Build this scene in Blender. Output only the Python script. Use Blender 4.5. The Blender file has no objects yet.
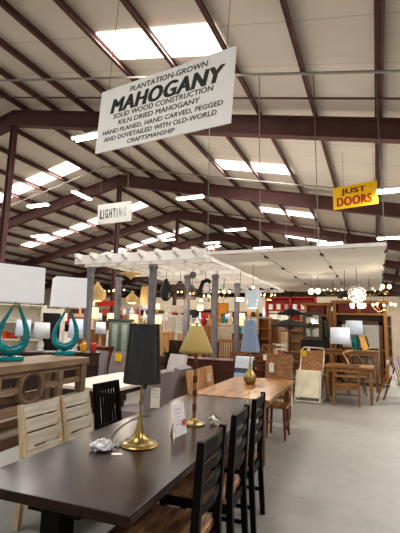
import bpy, bmesh, math, random
from mathutils import Vector, Matrix
random.seed(7)
PI = math.pi
COL = bpy.context.scene.collection
SC = bpy.context.scene

# ------------------------------------------------------------------ camera numbers
F = 400.0; CX, CY = 200.0, 266.5; CAMZ = 1.6
YAW, PITCH, ROLL = math.radians(23.8), math.radians(8.6), math.radians(1.6)
FW = Vector((-math.sin(YAW)*math.cos(PITCH), math.cos(YAW)*math.cos(PITCH), math.sin(PITCH)))
R0 = Vector((math.cos(YAW), math.sin(YAW), 0)); U0 = R0.cross(FW)
RT = R0*math.cos(ROLL) + U0*math.sin(ROLL); UP = -R0*math.sin(ROLL) + U0*math.cos(ROLL)
CAMP = Vector((0, 0, CAMZ))
def ray(px, py): return RT*((px-CX)/F) - UP*((py-CY)/F) + FW
def onZ(px, py, z):
    r = ray(px, py); t = (z-CAMZ)/r.z; return CAMP + r*t
def onY(px, py, Y):
    r = ray(px, py); t = Y/r.y; return CAMP + r*t
def xat(px, Y, py=326): return onY(px, py, Y).x
def zat(px, py, Y): return onY(px, py, Y).z

# ------------------------------------------------------------------ materials
def srgb(h):
    h = h.lstrip('#'); v = [int(h[i:i+2], 16)/255 for i in (0, 2, 4)]
    return tuple((c/12.92 if c <= .04045 else ((c+.055)/1.055)**2.4) for c in v) + (1,)
MATS = {}
def base_mat(name):
    m = bpy.data.materials.new(name); m.use_nodes = True
    nt = m.node_tree; b = nt.nodes['Principled BSDF']
    return m, nt, b
def mat(name, hx, rough=.55, metal=0, var=.12, scale=6, bump=0.0, emit=0, trans=0, alpha=1):
    """paint / plastic / metal / cloth with a soft noise variation"""
    if name in MATS: return MATS[name]
    m, nt, b = base_mat(name); L = nt.links
    c = srgb(hx)
    tc = nt.nodes.new('ShaderNodeTexCoord'); n = nt.nodes.new('ShaderNodeTexNoise')
    n.inputs['Scale'].default_value = scale; n.inputs['Detail'].default_value = 4
    L.new(tc.outputs['Object'], n.inputs['Vector'])
    r = nt.nodes.new('ShaderNodeValToRGB')
    r.color_ramp.elements[0].position = .3; r.color_ramp.elements[1].position = .7
    r.color_ramp.elements[0].color = tuple(x*(1-var) for x in c[:3]) + (1,)
    r.color_ramp.elements[1].color = tuple(min(1, x*(1+var)) for x in c[:3]) + (1,)
    L.new(n.outputs['Fac'], r.inputs['Fac']); L.new(r.outputs['Color'], b.inputs['Base Color'])
    b.inputs['Roughness'].default_value = rough; b.inputs['Metallic'].default_value = metal
    if bump:
        bp = nt.nodes.new('ShaderNodeBump'); bp.inputs['Strength'].default_value = bump
        L.new(n.outputs['Fac'], bp.inputs['Height']); L.new(bp.outputs['Normal'], b.inputs['Normal'])
    if emit:
        b.inputs['Emission Color'].default_value = c; b.inputs['Emission Strength'].default_value = emit
    if trans: b.inputs['Transmission Weight'].default_value = trans
    if alpha < 1: b.inputs['Alpha'].default_value = alpha
    MATS[name] = m; return m
def wood(name, h1, h2, rough=.45, axis='x', scale=3.0, stretch=9, planks=0, bump=.05):
    if name in MATS: return MATS[name]
    m, nt, b = base_mat(name); L = nt.links
    tc = nt.nodes.new('ShaderNodeTexCoord'); mp = nt.nodes.new('ShaderNodeMapping')
    s = {'x': (1, stretch, stretch), 'y': (stretch, 1, stretch), 'z': (stretch, stretch, 1)}[axis]
    mp.inputs['Scale'].default_value = s
    L.new(tc.outputs['Object'], mp.inputs['Vector'])
    n = nt.nodes.new('ShaderNodeTexNoise'); n.inputs['Scale'].default_value = scale
    n.inputs['Detail'].default_value = 6; n.inputs['Distortion'].default_value = .6
    L.new(mp.outputs['Vector'], n.inputs['Vector'])
    r = nt.nodes.new('ShaderNodeValToRGB')
    r.color_ramp.elements[0].position = .32; r.color_ramp.elements[1].position = .68
    r.color_ramp.elements[0].color = srgb(h1); r.color_ramp.elements[1].color = srgb(h2)
    L.new(n.outputs['Fac'], r.inputs['Fac'])
    out = r.outputs['Color']
    if planks:
        # patchwork: every plank a little lighter or darker
        w = nt.nodes.new('ShaderNodeTexVoronoi'); w.inputs['Scale'].default_value = planks
        mp2 = nt.nodes.new('ShaderNodeMapping')
        mp2.inputs['Scale'].default_value = {'x': (.35, 1.6, .01), 'y': (1.6, .35, .01), 'z': (1.6, .01, .35)}[axis]
        w.distance = 'CHEBYCHEV'
        L.new(tc.outputs['Object'], mp2.inputs['Vector']); L.new(mp2.outputs['Vector'], w.inputs['Vector'])
        mx = nt.nodes.new('ShaderNodeMixRGB'); mx.blend_type = 'MULTIPLY'; mx.inputs['Fac'].default_value = .75
        cr = nt.nodes.new('ShaderNodeValToRGB')
        cr.color_ramp.elements[0].color = (.35, .3, .28, 1); cr.color_ramp.elements[1].color = (1, 1, 1, 1)
        sp = nt.nodes.new('ShaderNodeSeparateColor')
        L.new(w.outputs['Color'], sp.inputs['Color']); L.new(sp.outputs[0], cr.inputs['Fac'])
        L.new(out, mx.inputs['Color1']); L.new(cr.outputs['Color'], mx.inputs['Color2']); out = mx.outputs['Color']
    L.new(out, b.inputs['Base Color']); b.inputs['Roughness'].default_value = rough
    if bump:
        bp = nt.nodes.new('ShaderNodeBump'); bp.inputs['Strength'].default_value = bump
        L.new(n.outputs['Fac'], bp.inputs['Height']); L.new(bp.outputs['Normal'], b.inputs['Normal'])
    MATS[name] = m; return m
def stripes(name, cols, axis='z', scale=10, rough=.6, radial=False, noise=.0, emit=0):
    """bands of the given colours along an object axis, or around the z axis"""
    if name in MATS: return MATS[name]
    m, nt, b = base_mat(name); L = nt.links
    tc = nt.nodes.new('ShaderNodeTexCoord'); sp = nt.nodes.new('ShaderNodeSeparateXYZ')
    L.new(tc.outputs['Object'], sp.inputs['Vector'])
    if radial:
        a = nt.nodes.new('ShaderNodeMath'); a.operation = 'ARCTAN2'
        L.new(sp.outputs['Y'], a.inputs[0]); L.new(sp.outputs['X'], a.inputs[1]); src = a.outputs[0]
    else: src = sp.outputs[axis.upper()]
    mu = nt.nodes.new('ShaderNodeMath'); mu.operation = 'MULTIPLY'; mu.inputs[1].default_value = scale
    L.new(src, mu.inputs[0]); src = mu.outputs[0]
    if noise:
        n = nt.nodes.new('ShaderNodeTexNoise'); n.inputs['Scale'].default_value = 5
        L.new(tc.outputs['Object'], n.inputs['Vector'])
        mm = nt.nodes.new('ShaderNodeMath'); mm.operation = 'MULTIPLY_ADD'; mm.inputs[1].default_value = noise
        L.new(n.outputs['Fac'], mm.inputs[0]); L.new(src, mm.inputs[2]); src = mm.outputs[0]
    fr = nt.nodes.new('ShaderNodeMath'); fr.operation = 'FRACT'; L.new(src, fr.inputs[0])
    r = nt.nodes.new('ShaderNodeValToRGB'); r.color_ramp.interpolation = 'CONSTANT'
    els = r.color_ramp.elements
    while len(els) < len(cols): els.new(.5)
    for i, c in enumerate(cols): els[i].position = i/len(cols); els[i].color = srgb(c)
    L.new(fr.outputs[0], r.inputs['Fac']); L.new(r.outputs['Color'], b.inputs['Base Color'])
    if emit: L.new(r.outputs['Color'], b.inputs['Emission Color']); b.inputs['Emission Strength'].default_value = emit
    b.inputs['Roughness'].default_value = rough
    MATS[name] = m; return m

# ------------------------------------------------------------------ mesh builder
class MB:
    def __init__(s): s.bm = bmesh.new()
    def _new(s, verts, faces, M=None, bev=0):
        vs = [s.bm.verts.new(M @ Vector(v) if M else Vector(v)) for v in verts]
        fs = []
        for f in faces:
            try: fs.append(s.bm.faces.new([vs[i] for i in f]))
            except ValueError: pass
        if bev:
            es = list({e for f in fs for e in f.edges})
            bmesh.ops.bevel(s.bm, geom=es, offset=bev, segments=2, affect='EDGES', profile=.6)
        return s
    def box(s, c, d, bev=0, M=None):
        x, y, z = (k/2 for k in d)
        v = [(c[0]+a*x, c[1]+b*y, c[2]+e*z) for e in (-1, 1) for a, b in ((-1, -1), (1, -1), (1, 1), (-1, 1))]
        return s._new(v, [(3, 2, 1, 0), (4, 5, 6, 7), (0, 1, 5, 4), (1, 2, 6, 5), (2, 3, 7, 6), (3, 0, 4, 7)], M, bev)
    def bar(s, p, q, w, h, up=(0, 0, 1), bev=0, w2=None, h2=None):
        p, q = Vector(p), Vector(q); d = (q-p).normalized(); up = Vector(up)
        if abs(d.dot(up)) > .99: up = Vector((0, 1, 0))
        a = d.cross(up).normalized(); b = a.cross(d).normalized()
        w2 = w if w2 is None else w2; h2 = h if h2 is None else h2
        v = []
        for o, ww, hh in ((p, w, h), (q, w2, h2)):
            for i, j in ((-1, -1), (1, -1), (1, 1), (-1, 1)): v.append(o + a*(i*ww/2) + b*(j*hh/2))
        return s._new(v, [(3, 2, 1, 0), (4, 5, 6, 7), (0, 1, 5, 4), (1, 2, 6, 5), (2, 3, 7, 6), (3, 0, 4, 7)], None, bev)
    def tube(s, pts, r, seg=8, closed=False):
        pts = [Vector(p) for p in pts]; n = len(pts); rings = []
        prev = None
        for i, p in enumerate(pts):
            if closed: d = pts[(i+1) % n] - pts[i-1]
            else: d = pts[min(i+1, n-1)] - pts[max(i-1, 0)]
            d.normalize()
            ref = prev if prev is not None else (Vector((0, 0, 1)) if abs(d.z) < .9 else Vector((1, 0, 0)))
            a = d.cross(ref)
            if a.length < 1e-4: a = d.cross(Vector((0, 1, 0)))
            a.normalize(); b = a.cross(d).normalized(); prev = b
            rr = r[i] if isinstance(r, (list, tuple)) else r
            rings.append([s.bm.verts.new(p + a*(math.cos(2*PI*k/seg)*rr) + b*(math.sin(2*PI*k/seg)*rr)) for k in range(seg)])
        m = n if closed else n-1
        for i in range(m):
            A, Bq = rings[i], rings[(i+1) % n]
            for k in range(seg): s.bm.faces.new((A[k], A[(k+1) % seg], Bq[(k+1) % seg], Bq[k]))
        if not closed:
            s.bm.faces.new(rings[0][::-1]); s.bm.faces.new(rings[-1])
        return s
    def lathe(s, prof, seg=24, c=(0, 0, 0), pleat=0, caps=True, sx=1, sy=1):
        rings = []
        for r, z in prof:
            rg = []
            for k in range(seg):
                rr = r*(1 + (pleat if k % 2 else -pleat)); a = 2*PI*k/seg
                rg.append(s.bm.verts.new((c[0]+math.cos(a)*rr*sx, c[1]+math.sin(a)*rr*sy, c[2]+z)))
            rings.append(rg)
        for A, Bq in zip(rings, rings[1:]):
            for k in range(seg): s.bm.faces.new((A[k], A[(k+1) % seg], Bq[(k+1) % seg], Bq[k]))
        if caps:
            s.bm.faces.new(rings[0][::-1]); s.bm.faces.new(rings[-1])
        return s
    def ball(s, c, r, sx=1, sy=1, sz=1, seg=16):
        n = seg//2
        return s.lathe([(max(1e-4, math.sin(PI*i/n))*r, -math.cos(PI*i/n)*r*sz) for i in range(n+1)], seg, c, sx=sx, sy=sy)
    def prism(s, poly, t, M):
        n = len(poly)
        v = [(x, y, -t/2) for x, y in poly] + [(x, y, t/2) for x, y in poly]
        f = [tuple(range(n))[::-1], tuple(range(n, 2*n))] + [(i, (i+1) % n, n+(i+1) % n, n+i) for i in range(n)]
        return s._new(v, f, M)
    def build(s, name, m, parent=None, loc=None, smooth=False, kind=None, label=None):
        bmesh.ops.recalc_face_normals(s.bm, faces=s.bm.faces)
        me = bpy.data.meshes.new(name); s.bm.to_mesh(me); s.bm.free()
        if smooth:
            for p in me.polygons: p.use_smooth = True
            try: me.set_sharp_from_angle(angle=math.radians(40))
            except Exception: pass
        me.materials.append(m)
        o = bpy.data.objects.new(name, me); COL.objects.link(o)
        if parent: o.parent = parent
        if loc is not None: o.location = loc
        if kind: o['kind'] = kind
        if label: o['label'] = label
        return o
def rx(a): return Matrix.Rotation(a, 4, 'X')
def ry(a): return Matrix.Rotation(a, 4, 'Y')
def rz_(a): return Matrix.Rotation(a, 4, 'Z')
def tr(*v): return Matrix.Translation(v)
def T(name, label, cat, loc=(0, 0, 0), rz=0, group=None):
    o = bpy.data.objects.new(name, None); COL.objects.link(o); o.empty_display_size = .1
    o.location = loc; o.rotation_euler = (0, 0, math.radians(rz)); o['label'] = label; o['category'] = cat
    if group: o['group'] = group
    return o
def tag(o, label, cat, group=None):
    o['label'] = label; o['category'] = cat
    if group: o['group'] = group
    return o
def dup(root, loc, rz=None, label=None, group=None):
    r = root.copy(); COL.objects.link(r); r.location = loc
    if rz is not None: r.rotation_euler = (0, 0, math.radians(rz))
    if label: r['label'] = label
    if group: r['group'] = group
    for ch in list(root.children):
        c = ch.copy(); COL.objects.link(c); c.parent = r
        for g in ch.children:
            d = g.copy(); COL.objects.link(d); d.parent = c
    return r
def lettering(txt, w, h, m, parent, loc, rot=(PI/2, 0, 0), bold=.0, shear=0, name='lettering', depth=.004):
    cu = bpy.data.curves.new('txt', 'FONT'); cu.body = txt; cu.size = 1; cu.offset = 0; cu.shear = shear; cu.space_character = 1+bold*1.6
    cu.extrude = .001; cu.resolution_u = 3
    o = bpy.data.objects.new('txt', cu); COL.objects.link(o)
    bpy.context.view_layer.update()
    me = bpy.data.meshes.new_from_object(o.evaluated_get(bpy.context.evaluated_depsgraph_get()))
    bpy.data.objects.remove(o); bpy.data.curves.remove(cu)
    if bold > 0:   # heavier strokes: the outlines once more, shifted sideways
        bm = bmesh.new(); bm.from_mesh(me); base = list(bm.verts)+list(bm.edges)+list(bm.faces)
        for k_ in (-1, -.5, .5, 1):
            r_ = bmesh.ops.duplicate(bm, geom=base)
            bmesh.ops.translate(bm, verts=[g for g in r_['geom'] if isinstance(g, bmesh.types.BMVert)], vec=(k_*bold, k_*bold*.25*(1 if k_ in (-1, .5) else -1), abs(k_)*.0002))
        bm.to_mesh(me); bm.free()
    xs = [v.co.x for v in me.vertices]; ys = [v.co.y for v in me.vertices]
    x0, x1, y0, y1 = min(xs), max(xs), min(ys), max(ys)
    for v in me.vertices:
        v.co.x = ((v.co.x-x0)/(x1-x0)-.5)*w; v.co.y = ((v.co.y-y0)/(y1-y0)-.5)*h; v.co.z = depth+v.co.z*.2 if v.co.z > 0 else 0
    me.name = name; me.materials.clear(); me.materials.append(m)
    q = bpy.data.objects.new(name, me); COL.objects.link(q); q.parent = parent
    q.location = loc; q.rotation_euler = rot
    return q

# colours
M_STEEL = mat('oxide_red_steel', '#5a3a36', .7, 0, .15, 2)
M_PURL = mat('purlin_red_steel', '#5c3d37', .7, 0, .15, 2)
M_WHITE = mat('white_paint', '#e6e2da', .5)
M_CREAM = mat('cream_paint', '#ddd5c4', .5)
M_BLACK = mat('black_paint', '#1b1a1a', .45)
M_BRASS = mat('aged_brass', '#a08b58', .3, .8, .15)
M_GOLD = mat('gold_paint', '#c9a44c', .35, .5)
M_TAG = mat('paper_tag', '#ece6d6', .8, 0, .04)
M_WIRE = mat('thin_wire', '#6e675f', .5, .4)
M_CORD = mat('dark_cord', '#26211e', .6)
M_ESP = wood('espresso_wood', '#0d0908', '#16100e', .45, 'z')
M_ESP.node_tree.nodes['Principled BSDF'].inputs['Specular IOR Level'].default_value = .12
M_ESPT = wood('espresso_table_top', '#1f0f0a', '#341c14', .25, 'y', 3, 8)
M_ESPT.node_tree.nodes['Principled BSDF'].inputs['Specular IOR Level'].default_value = .3
M_RUST = wood('rustic_plank_seat', '#6d4a33', '#b98d66', .5, 'x', 4, 8, planks=11)
M_ACAC = wood('honey_acacia', '#8f6238', '#c39560', .3, 'y', 2.5, 8, planks=6)
M_ACACL = wood('honey_acacia_leg', '#5f3a20', '#86562f', .45, 'z')
M_LIGHTW = wood('light_oak', '#b98a5c', '#d9b182', .5, 'z')
M_OAK = wood('warm_oak', '#75502f', '#9c7246', .45, 'z')
M_OAKX = wood('warm_oak_flat', '#75502f', '#a3784b', .42, 'x')
M_WAL = wood('walnut', '#4b2c1c', '#6f452b', .45, 'x')
M_MAHOG = wood('reddish_mahogany', '#592c1b', '#84472b', .38, 'x')
M_DARKW = wood('dark_stained_wood', '#2a1b15', '#452e22', .45, 'x')
M_GREYW = wood('weathered_grey_wood', '#7d7063', '#a3947f', .65, 'y')
M_DRIFT = wood('driftwood_brown', '#806a55', '#a58a6e', .6, 'y', 3, 10)
M_WASH = wood('whitewashed_board', '#bbae98', '#dcd6ca', .7, 'x', 3, 7, bump=0)
M_WASHZ = wood('whitewashed_post', '#b59c78', '#d3c3a6', .7, 'z', 4, 12)
M_ORNG = wood('orange_pine', '#93602f', '#b98347', .45, 'z')
M_GREYF = mat('grey_upholstery', '#918586', .9, 0, .06, 30, .05)
M_LINEN = mat('white_linen_shade', '#e4e4e6', .9, 0, .05, 40)
M_LINENB = mat('lit_linen_shade', '#d6dfee', .9, 0, .03, 40, emit=.1)
M_WARM = mat('lit_warm_shade', '#f3d9a6', .8, 0, .06, 20, emit=.9)
M_TEAL = mat('turquoise_glaze', '#0f7f86', .18, 0, .3, 8)
M_RED = mat('red_paint', '#a52a26', .5)
M_YEL = mat('yellow_paint', '#f0c21a', .5)
M_GREYP = mat('grey_painted_post', '#7d7a80', .7, 0, .2, 8)
M_WICK = wood('wicker_weave', '#7a5136', '#a87d57', .8, 'x', 12, 3, bump=.5)
M_RATT = mat('rattan', '#c2a06c', .7, 0, .25, 30, .2, emit=.25)
M_BULB = mat('warm_bulb', '#ffd596', .5, 0, 0, emit=3.2)
M_GLASS = mat('clear_glass', '#e8eef2', .08, 0, .02, trans=.85)
M_MIRROR = mat('mirror_glass', '#b9b2a4', .06, .9, .05)
M_TUBE = mat('fluorescent_tube', '#fffdf8', .5, 0, 0, emit=11)
M_SCREEN = mat('dark_glass', '#0d0e11', .15)
M_GREEN = mat('grey_green_paint', '#66746c', .6, 0, .15, 10)
M_CONC = None

# ------------------------------------------------------------------ the setting
def floor_mat():
    m, nt, b = base_mat('polished_concrete'); L = nt.links
    tc = nt.nodes.new('ShaderNodeTexCoord')
    n1 = nt.nodes.new('ShaderNodeTexNoise'); n1.inputs['Scale'].default_value = .55; n1.inputs['Detail'].default_value = 6
    n2 = nt.nodes.new('ShaderNodeTexNoise'); n2.inputs['Scale'].default_value = 6; n2.inputs['Detail'].default_value = 8
    for n in (n1, n2): L.new(tc.outputs['Object'], n.inputs['Vector'])
    r = nt.nodes.new('ShaderNodeValToRGB')
    r.color_ramp.elements[0].position = .3; r.color_ramp.elements[1].position = .75
    r.color_ramp.elements[0].color = srgb('#8d8b86'); r.color_ramp.elements[1].color = srgb('#a19f99')
    L.new(n1.outputs['Fac'], r.inputs['Fac'])
    mx = nt.nodes.new('ShaderNodeMixRGB'); mx.blend_type = 'MULTIPLY'; mx.inputs['Fac'].default_value = .2
    r2 = nt.nodes.new('ShaderNodeValToRGB'); r2.color_ramp.elements[0].position = .35; r2.color_ramp.elements[1].position = .6
    r2.color_ramp.elements[0].color = (.62, .6, .57, 1); r2.color_ramp.elements[1].color = (1, 1, 1, 1)
    L.new(n2.outputs['Fac'], r2.inputs['Fac'])
    L.new(r.outputs['Color'], mx.inputs['Color1']); L.new(r2.outputs['Color'], mx.inputs['Color2'])
    # dark specks of wear
    v = nt.nodes.new('ShaderNodeTexVoronoi'); v.inputs['Scale'].default_value = 2.2; L.new(tc.outputs['Object'], v.inputs['Vector'])
    r3 = nt.nodes.new('ShaderNodeValToRGB'); r3.color_ramp.elements[0].position = .015; r3.color_ramp.elements[1].position = .04
    r3.color_ramp.elements[0].color = (.45, .43, .4, 1); r3.color_ramp.elements[1].color = (1, 1, 1, 1)
    L.new(v.outputs['Distance'], r3.inputs['Fac'])
    mx2 = nt.nodes.new('ShaderNodeMixRGB'); mx2.blend_type = 'MULTIPLY'; mx2.inputs['Fac'].default_value = .8
    L.new(mx.outputs['Color'], mx2.inputs['Color1']); L.new(r3.outputs['Color'], mx2.inputs['Color2'])
    L.new(mx2.outputs['Color'], b.inputs['Base Color']); b.inputs['Roughness'].default_value = .5
    return m
def roof_mat():
    m, nt, b = base_mat('roof_insulation'); L = nt.links
    tc = nt.nodes.new('ShaderNodeTexCoord')
    n = nt.nodes.new('ShaderNodeTexNoise'); n.inputs['Scale'].default_value = .8; n.inputs['Detail'].default_value = 5
    L.new(tc.outputs['Object'], n.inputs['Vector'])
    r = nt.nodes.new('ShaderNodeValToRGB'); r.color_ramp.elements[0].color = srgb('#c6bcb0'); r.color_ramp.elements[1].color = srgb('#dcd3c8')
    L.new(n.outputs['Fac'], r.inputs['Fac'])
    # crosswise seams in the insulation blanket every 1.22 m
    sp = nt.nodes.new('ShaderNodeSeparateXYZ'); L.new(tc.outputs['Object'], sp.inputs['Vector'])
    ad = nt.nodes.new('ShaderNodeMath'); ad.operation = 'MULTIPLY_ADD'; ad.inputs[1].default_value = .06
    n2 = nt.nodes.new('ShaderNodeTexNoise'); n2.inputs['Scale'].default_value = 1.5; L.new(tc.outputs['Object'], n2.inputs['Vector'])
    L.new(n2.outputs['Fac'], ad.inputs[0]); L.new(sp.outputs['Y'], ad.inputs[2])
    mo = nt.nodes.new('ShaderNodeMath'); mo.operation = 'MODULO'; mo.inputs[1].default_value = 1.22
    L.new(ad.outputs[0], mo.inputs[0])
    r2 = nt.nodes.new('ShaderNodeValToRGB'); r2.color_ramp.elements[0].position = .0; r2.color_ramp.elements[1].position = .045
    r2.color_ramp.elements[0].color = (.62, .58, .53, 1); r2.color_ramp.elements[1].color = (1, 1, 1, 1)
    L.new(mo.outputs[0], r2.inputs['Fac'])
    mx = nt.nodes.new('ShaderNodeMixRGB'); mx.blend_type = 'MULTIPLY'; mx.inputs['Fac'].default_value = .7
    L.new(r.outputs['Color'], mx.inputs['Color1']); L.new(r2.outputs['Color'], mx.inputs['Color2'])
    L.new(mx.outputs['Color'], b.inputs['Base Color']); b.inputs['Roughness'].default_value = .7
    return m
RIDGE = -10.94; ZB = 8.23; SL = .222; XL, XR_, YN, YF = -28.0, 12.0, -6.0, 64.0
def zr(x, off=0): return ZB + off - SL*abs(x-RIDGE)
MB().box(((XL+XR_)/2, (YN+YF)/2, -.05), (XR_-XL, YF-YN, .1)).build('floor', floor_mat(), kind='structure')
OFF = .67
m = MB()
for xa, xb in ((XL, RIDGE), (RIDGE, XR_)):
    za, zb = zr(xa, OFF), zr(xb, OFF)
    m._new([(xa, YN, za), (xb, YN, zb), (xb, YF, zb), (xa, YF, za), (xa, YN, za+.08), (xb, YN, zb+.08), (xb, YF, zb+.08), (xa, YF, za+.08)],
           [(3, 2, 1, 0), (4, 5, 6, 7), (0, 1, 5, 4), (1, 2, 6, 5), (2, 3, 7, 6), (3, 0, 4, 7)])
m.build('ceiling', roof_mat(), kind='structure')
M_WALL = mat('dim_wall_panel', '#b3a48f', .8, 0, .15, 1)
MB().box(((XL+XR_)/2, YF, 2.6), (XR_-XL, .1, 8.2*1.3)).build('wall_back', M_WALL, kind='structure')
MB().box((XL, (YF+YN)/2, 2.7), (.1, YF-YN, 5.4)).build('wall_left', M_WALL, kind='structure')
MB().box((XR_, (YF+16)/2, 2.2), (.1, YF-16, 4.4)).build('wall_right', M_WALL, kind='structure')
# portal frames: tapered I-beams, each a structure of its own
def frame_mesh(Y):
    m = MB()
    for sgn, xe in ((-1, XL), (1, XR_)):
        for (z0, z1, w) in ((0, .03, .22), (.03, .4, .04), (.4, .43, .22)):
            xs = [RIDGE, xe]
            v = []
            for x in xs:
                dp = .12 if x == RIDGE else 0.0
                zz0 = z0 - (dp if z0 < .39 else 0); zz1 = z1 - (dp if z1 < .39 else 0)
                for yy in (-w/2, w/2):
                    v += [(x, Y+yy, zr(x, zz0)), (x, Y+yy, zr(x, zz1))]
            m._new(v, [(0, 1, 3, 2), (4, 6, 7, 5), (0, 4, 5, 1), (2, 3, 7, 6), (1, 5, 7, 3), (0, 2, 6, 4)])
    return m
FY = [9.0 + 6.1*i for i in range(-2, 9)]
for i, Y in enumerate(FY):
    frame_mesh(Y).build('beam_%d' % (i+1), M_STEEL, kind='structure')
    c = MB(); c.box((RIDGE, Y, (zr(RIDGE)-.12)/2), (.16, .05, zr(RIDGE)-.12))
    for s in (-1, 1): c.box((RIDGE+s*.08, Y, (zr(RIDGE)-.12)/2), (.02, .16, zr(RIDGE)-.12))
    c.build('column_%d' % (i+1), M_STEEL, kind='structure')
# purlins: C-sections along the building
k = 0
x = .2 + 1.34*8
while x > XL:
    if abs(x-RIDGE) > .3:
        k += 1; z0 = zr(x, .43); m = MB()
        m.box((x, (YN+YF)/2, z0+.1), (.02, YF-YN, .2)).box((x+.035, (YN+YF)/2, z0+.01), (.07, YF-YN, .02)).box((x-.035, (YN+YF)/2, z0+.19), (.07, YF-YN, .02))
        m.build('trim_%d' % k, M_PURL, kind='structure')
    x -= 1.34
# conduits strung across below the purlins
for j, (Y, r) in enumerate(((7.15, .028), (8.05, .022), (13.9, .025), (20.2, .025))):
    k += 1
    pts = [(xx, Y, zr(xx, .39)) for xx in (XL+.5, RIDGE, XR_-.5)]
    MB().tube(pts, r, 6).build('trim_%d' % k, [mat('galvanised_conduit', '#97918a', .5, .3), M_STEEL][j % 2], kind='structure')
# cross bracing rods at the far left of the first bays
for j, (a, b) in enumerate((((-13.2, 9.2), (-20, 15)), ((-20, 9.2), (-13.2, 15)), ((-13.2, 15.3), (-20, 21)), ((-20, 15.3), (-13.2, 21)))):
    k += 1
    MB().tube([(a[0], a[1], zr(a[0], .36)), (b[0], b[1], zr(b[0], .36))], .012, 5).build('trim_%d' % k, M_STEEL, kind='structure')
# skylights
def sky_mat():
    m, nt, b = base_mat('translucent_skylight'); L = nt.links
    tc = nt.nodes.new('ShaderNodeTexCoord'); sp = nt.nodes.new('ShaderNodeSeparateXYZ'); L.new(tc.outputs['Object'], sp.inputs['Vector'])
    w = nt.nodes.new('ShaderNodeMath'); w.operation = 'PINGPONG'; w.inputs[1].default_value = .1; L.new(sp.outputs['Y'], w.inputs[0])
    mr = nt.nodes.new('ShaderNodeMapRange'); mr.inputs[2].default_value = .1; mr.inputs[3].default_value = 1.5; mr.inputs[4].default_value = 2.4
    mr.inputs[1].default_value = 0; mr.inputs[2].default_value = .1
    L.new(w.outputs[0], mr.inputs[0])
    b.inputs['Base Color'].default_value = (.9, .9, .87, 1); b.inputs['Emission Color'].default_value = srgb('#fffaf2')
    L.new(mr.outputs[0], b.inputs['Emission Strength']); return m
M_SKY = sky_mat(); SKYP = SKL = 0
wi = 0
def skylight(xa, xb, y0, y1, power):
    global wi
    wi += 1; m = MB(); n = 24
    for i in range(n):
        ya = y0+(y1-y0)*i/n; yb = y0+(y1-y0)*(i+1)/n
        d0, d1 = (.0, .03) if i % 2 else (.03, .0)
        m._new([(xa, ya, zr(xa, OFF-.05+d0)), (xb, ya, zr(xb, OFF-.05+d0)), (xb, yb, zr(xb, OFF-.05+d1)), (xa, yb, zr(xa, OFF-.05+d1))], [(0, 1, 2, 3)])
    m.build('window_%d' % wi, M_SKY, kind='structure')
    ld = bpy.data.lights.new('skylight_daylight', 'AREA'); ld.shape = 'RECTANGLE'; ld.size = abs(xb-xa)-.1; ld.size_y = y1-y0-.05
    ld.energy = power; ld.color = (1, .975, .94)
    lo = bpy.data.objects.new('skylight_daylight', ld); COL.objects.link(lo)
    xm = (xa+xb)/2; lo.location = (xm, (y0+y1)/2, zr(xm, OFF-.12))
    lo.rotation_euler = (0, math.atan(SL)*(1 if xm > RIDGE else -1), 0)
for i, (ya, yb) in enumerate(((-.2, .7), (5.95, 6.85), (12.75, 13.6), (18.75, 19.6), (24.9, 25.7), (31, 31.9), (37.1, 38), (43.2, 44.1))):
    skylight(-5.15, -2.5, ya, yb, 200 if i < 6 else 160)
    skylight(2.2, 4.9, ya, yb, 200 if i < 6 else 160)
    skylight(-21.2, -12.0, ya+.1, yb+.1, 330)

# ------------------------------------------------------------------ fluorescent lights
def fluo():
    t = T('ceiling_light', '', 'ceiling light')
    MB().box((0, 0, .05), (1.22, .3, .05), .01).build('housing', M_WHITE, t)
    for s in (-1, 1): MB().tube([(-.58, s*.08, .0), (.58, s*.08, .0)], .028, 8).build('tube', M_TUBE, t)
    for s in (-1, 1): MB().tube([(s*.5, 0, .07), (s*.5, 0, .9)], .006, 5).build('hanger', M_WIRE, t)
    return t
LL = [(190, 198, 0, .0, 'twin tube ceiling light above the gap between hanging signs'),
      (235, 230, 0, 0, 'small twin tube ceiling light over the middle of the white canopy'),
      (82, 196, 90, 0, 'twin tube ceiling light hanging just up left of the LIGHTING sign'),
      (38, 206, 0, 0, 'twin tube ceiling light right of the near red steel column, lower one'),
      (263, 248, 0, 0, 'far ceiling light just above the canopy front edge'),
      (402, 190, 0, -.2, 'bright ceiling light right of the yellow JUST DOORS sign'),
      (394, 238, 0, -.2, 'ceiling light at the right edge beside the canopy corner'),
      (40, 236, 0, 0, 'ceiling light low on the left above the turquoise lamps'),
      (155, 230, 90, 0, 'ceiling light lower right of the LIGHTING sign'),
      (90, 137, 0, .3, 'ceiling light half hidden by the lower left corner of the MAHOGANY sign'),
      (212, 243, 0, 0, 'tiny far ceiling light left of the canopy hanger wires'),
      (170, 240, 0, 0, 'tiny far ceiling light above the pergola'),
      (330, 244, 0, 0, 'tiny far ceiling light above the canopy under the JUST DOORS sign')]
def roof_hit(px, py, off):
    r = ray(px, py)
    t = (ZB+off+SL*RIDGE-CAMZ)/(r.z+SL*r.x); P = CAMP+r*t
    if P.x < RIDGE: t = (ZB+off-SL*RIDGE-CAMZ)/(r.z-SL*r.x); P = CAMP+r*t
    return P
fl = None
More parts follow.
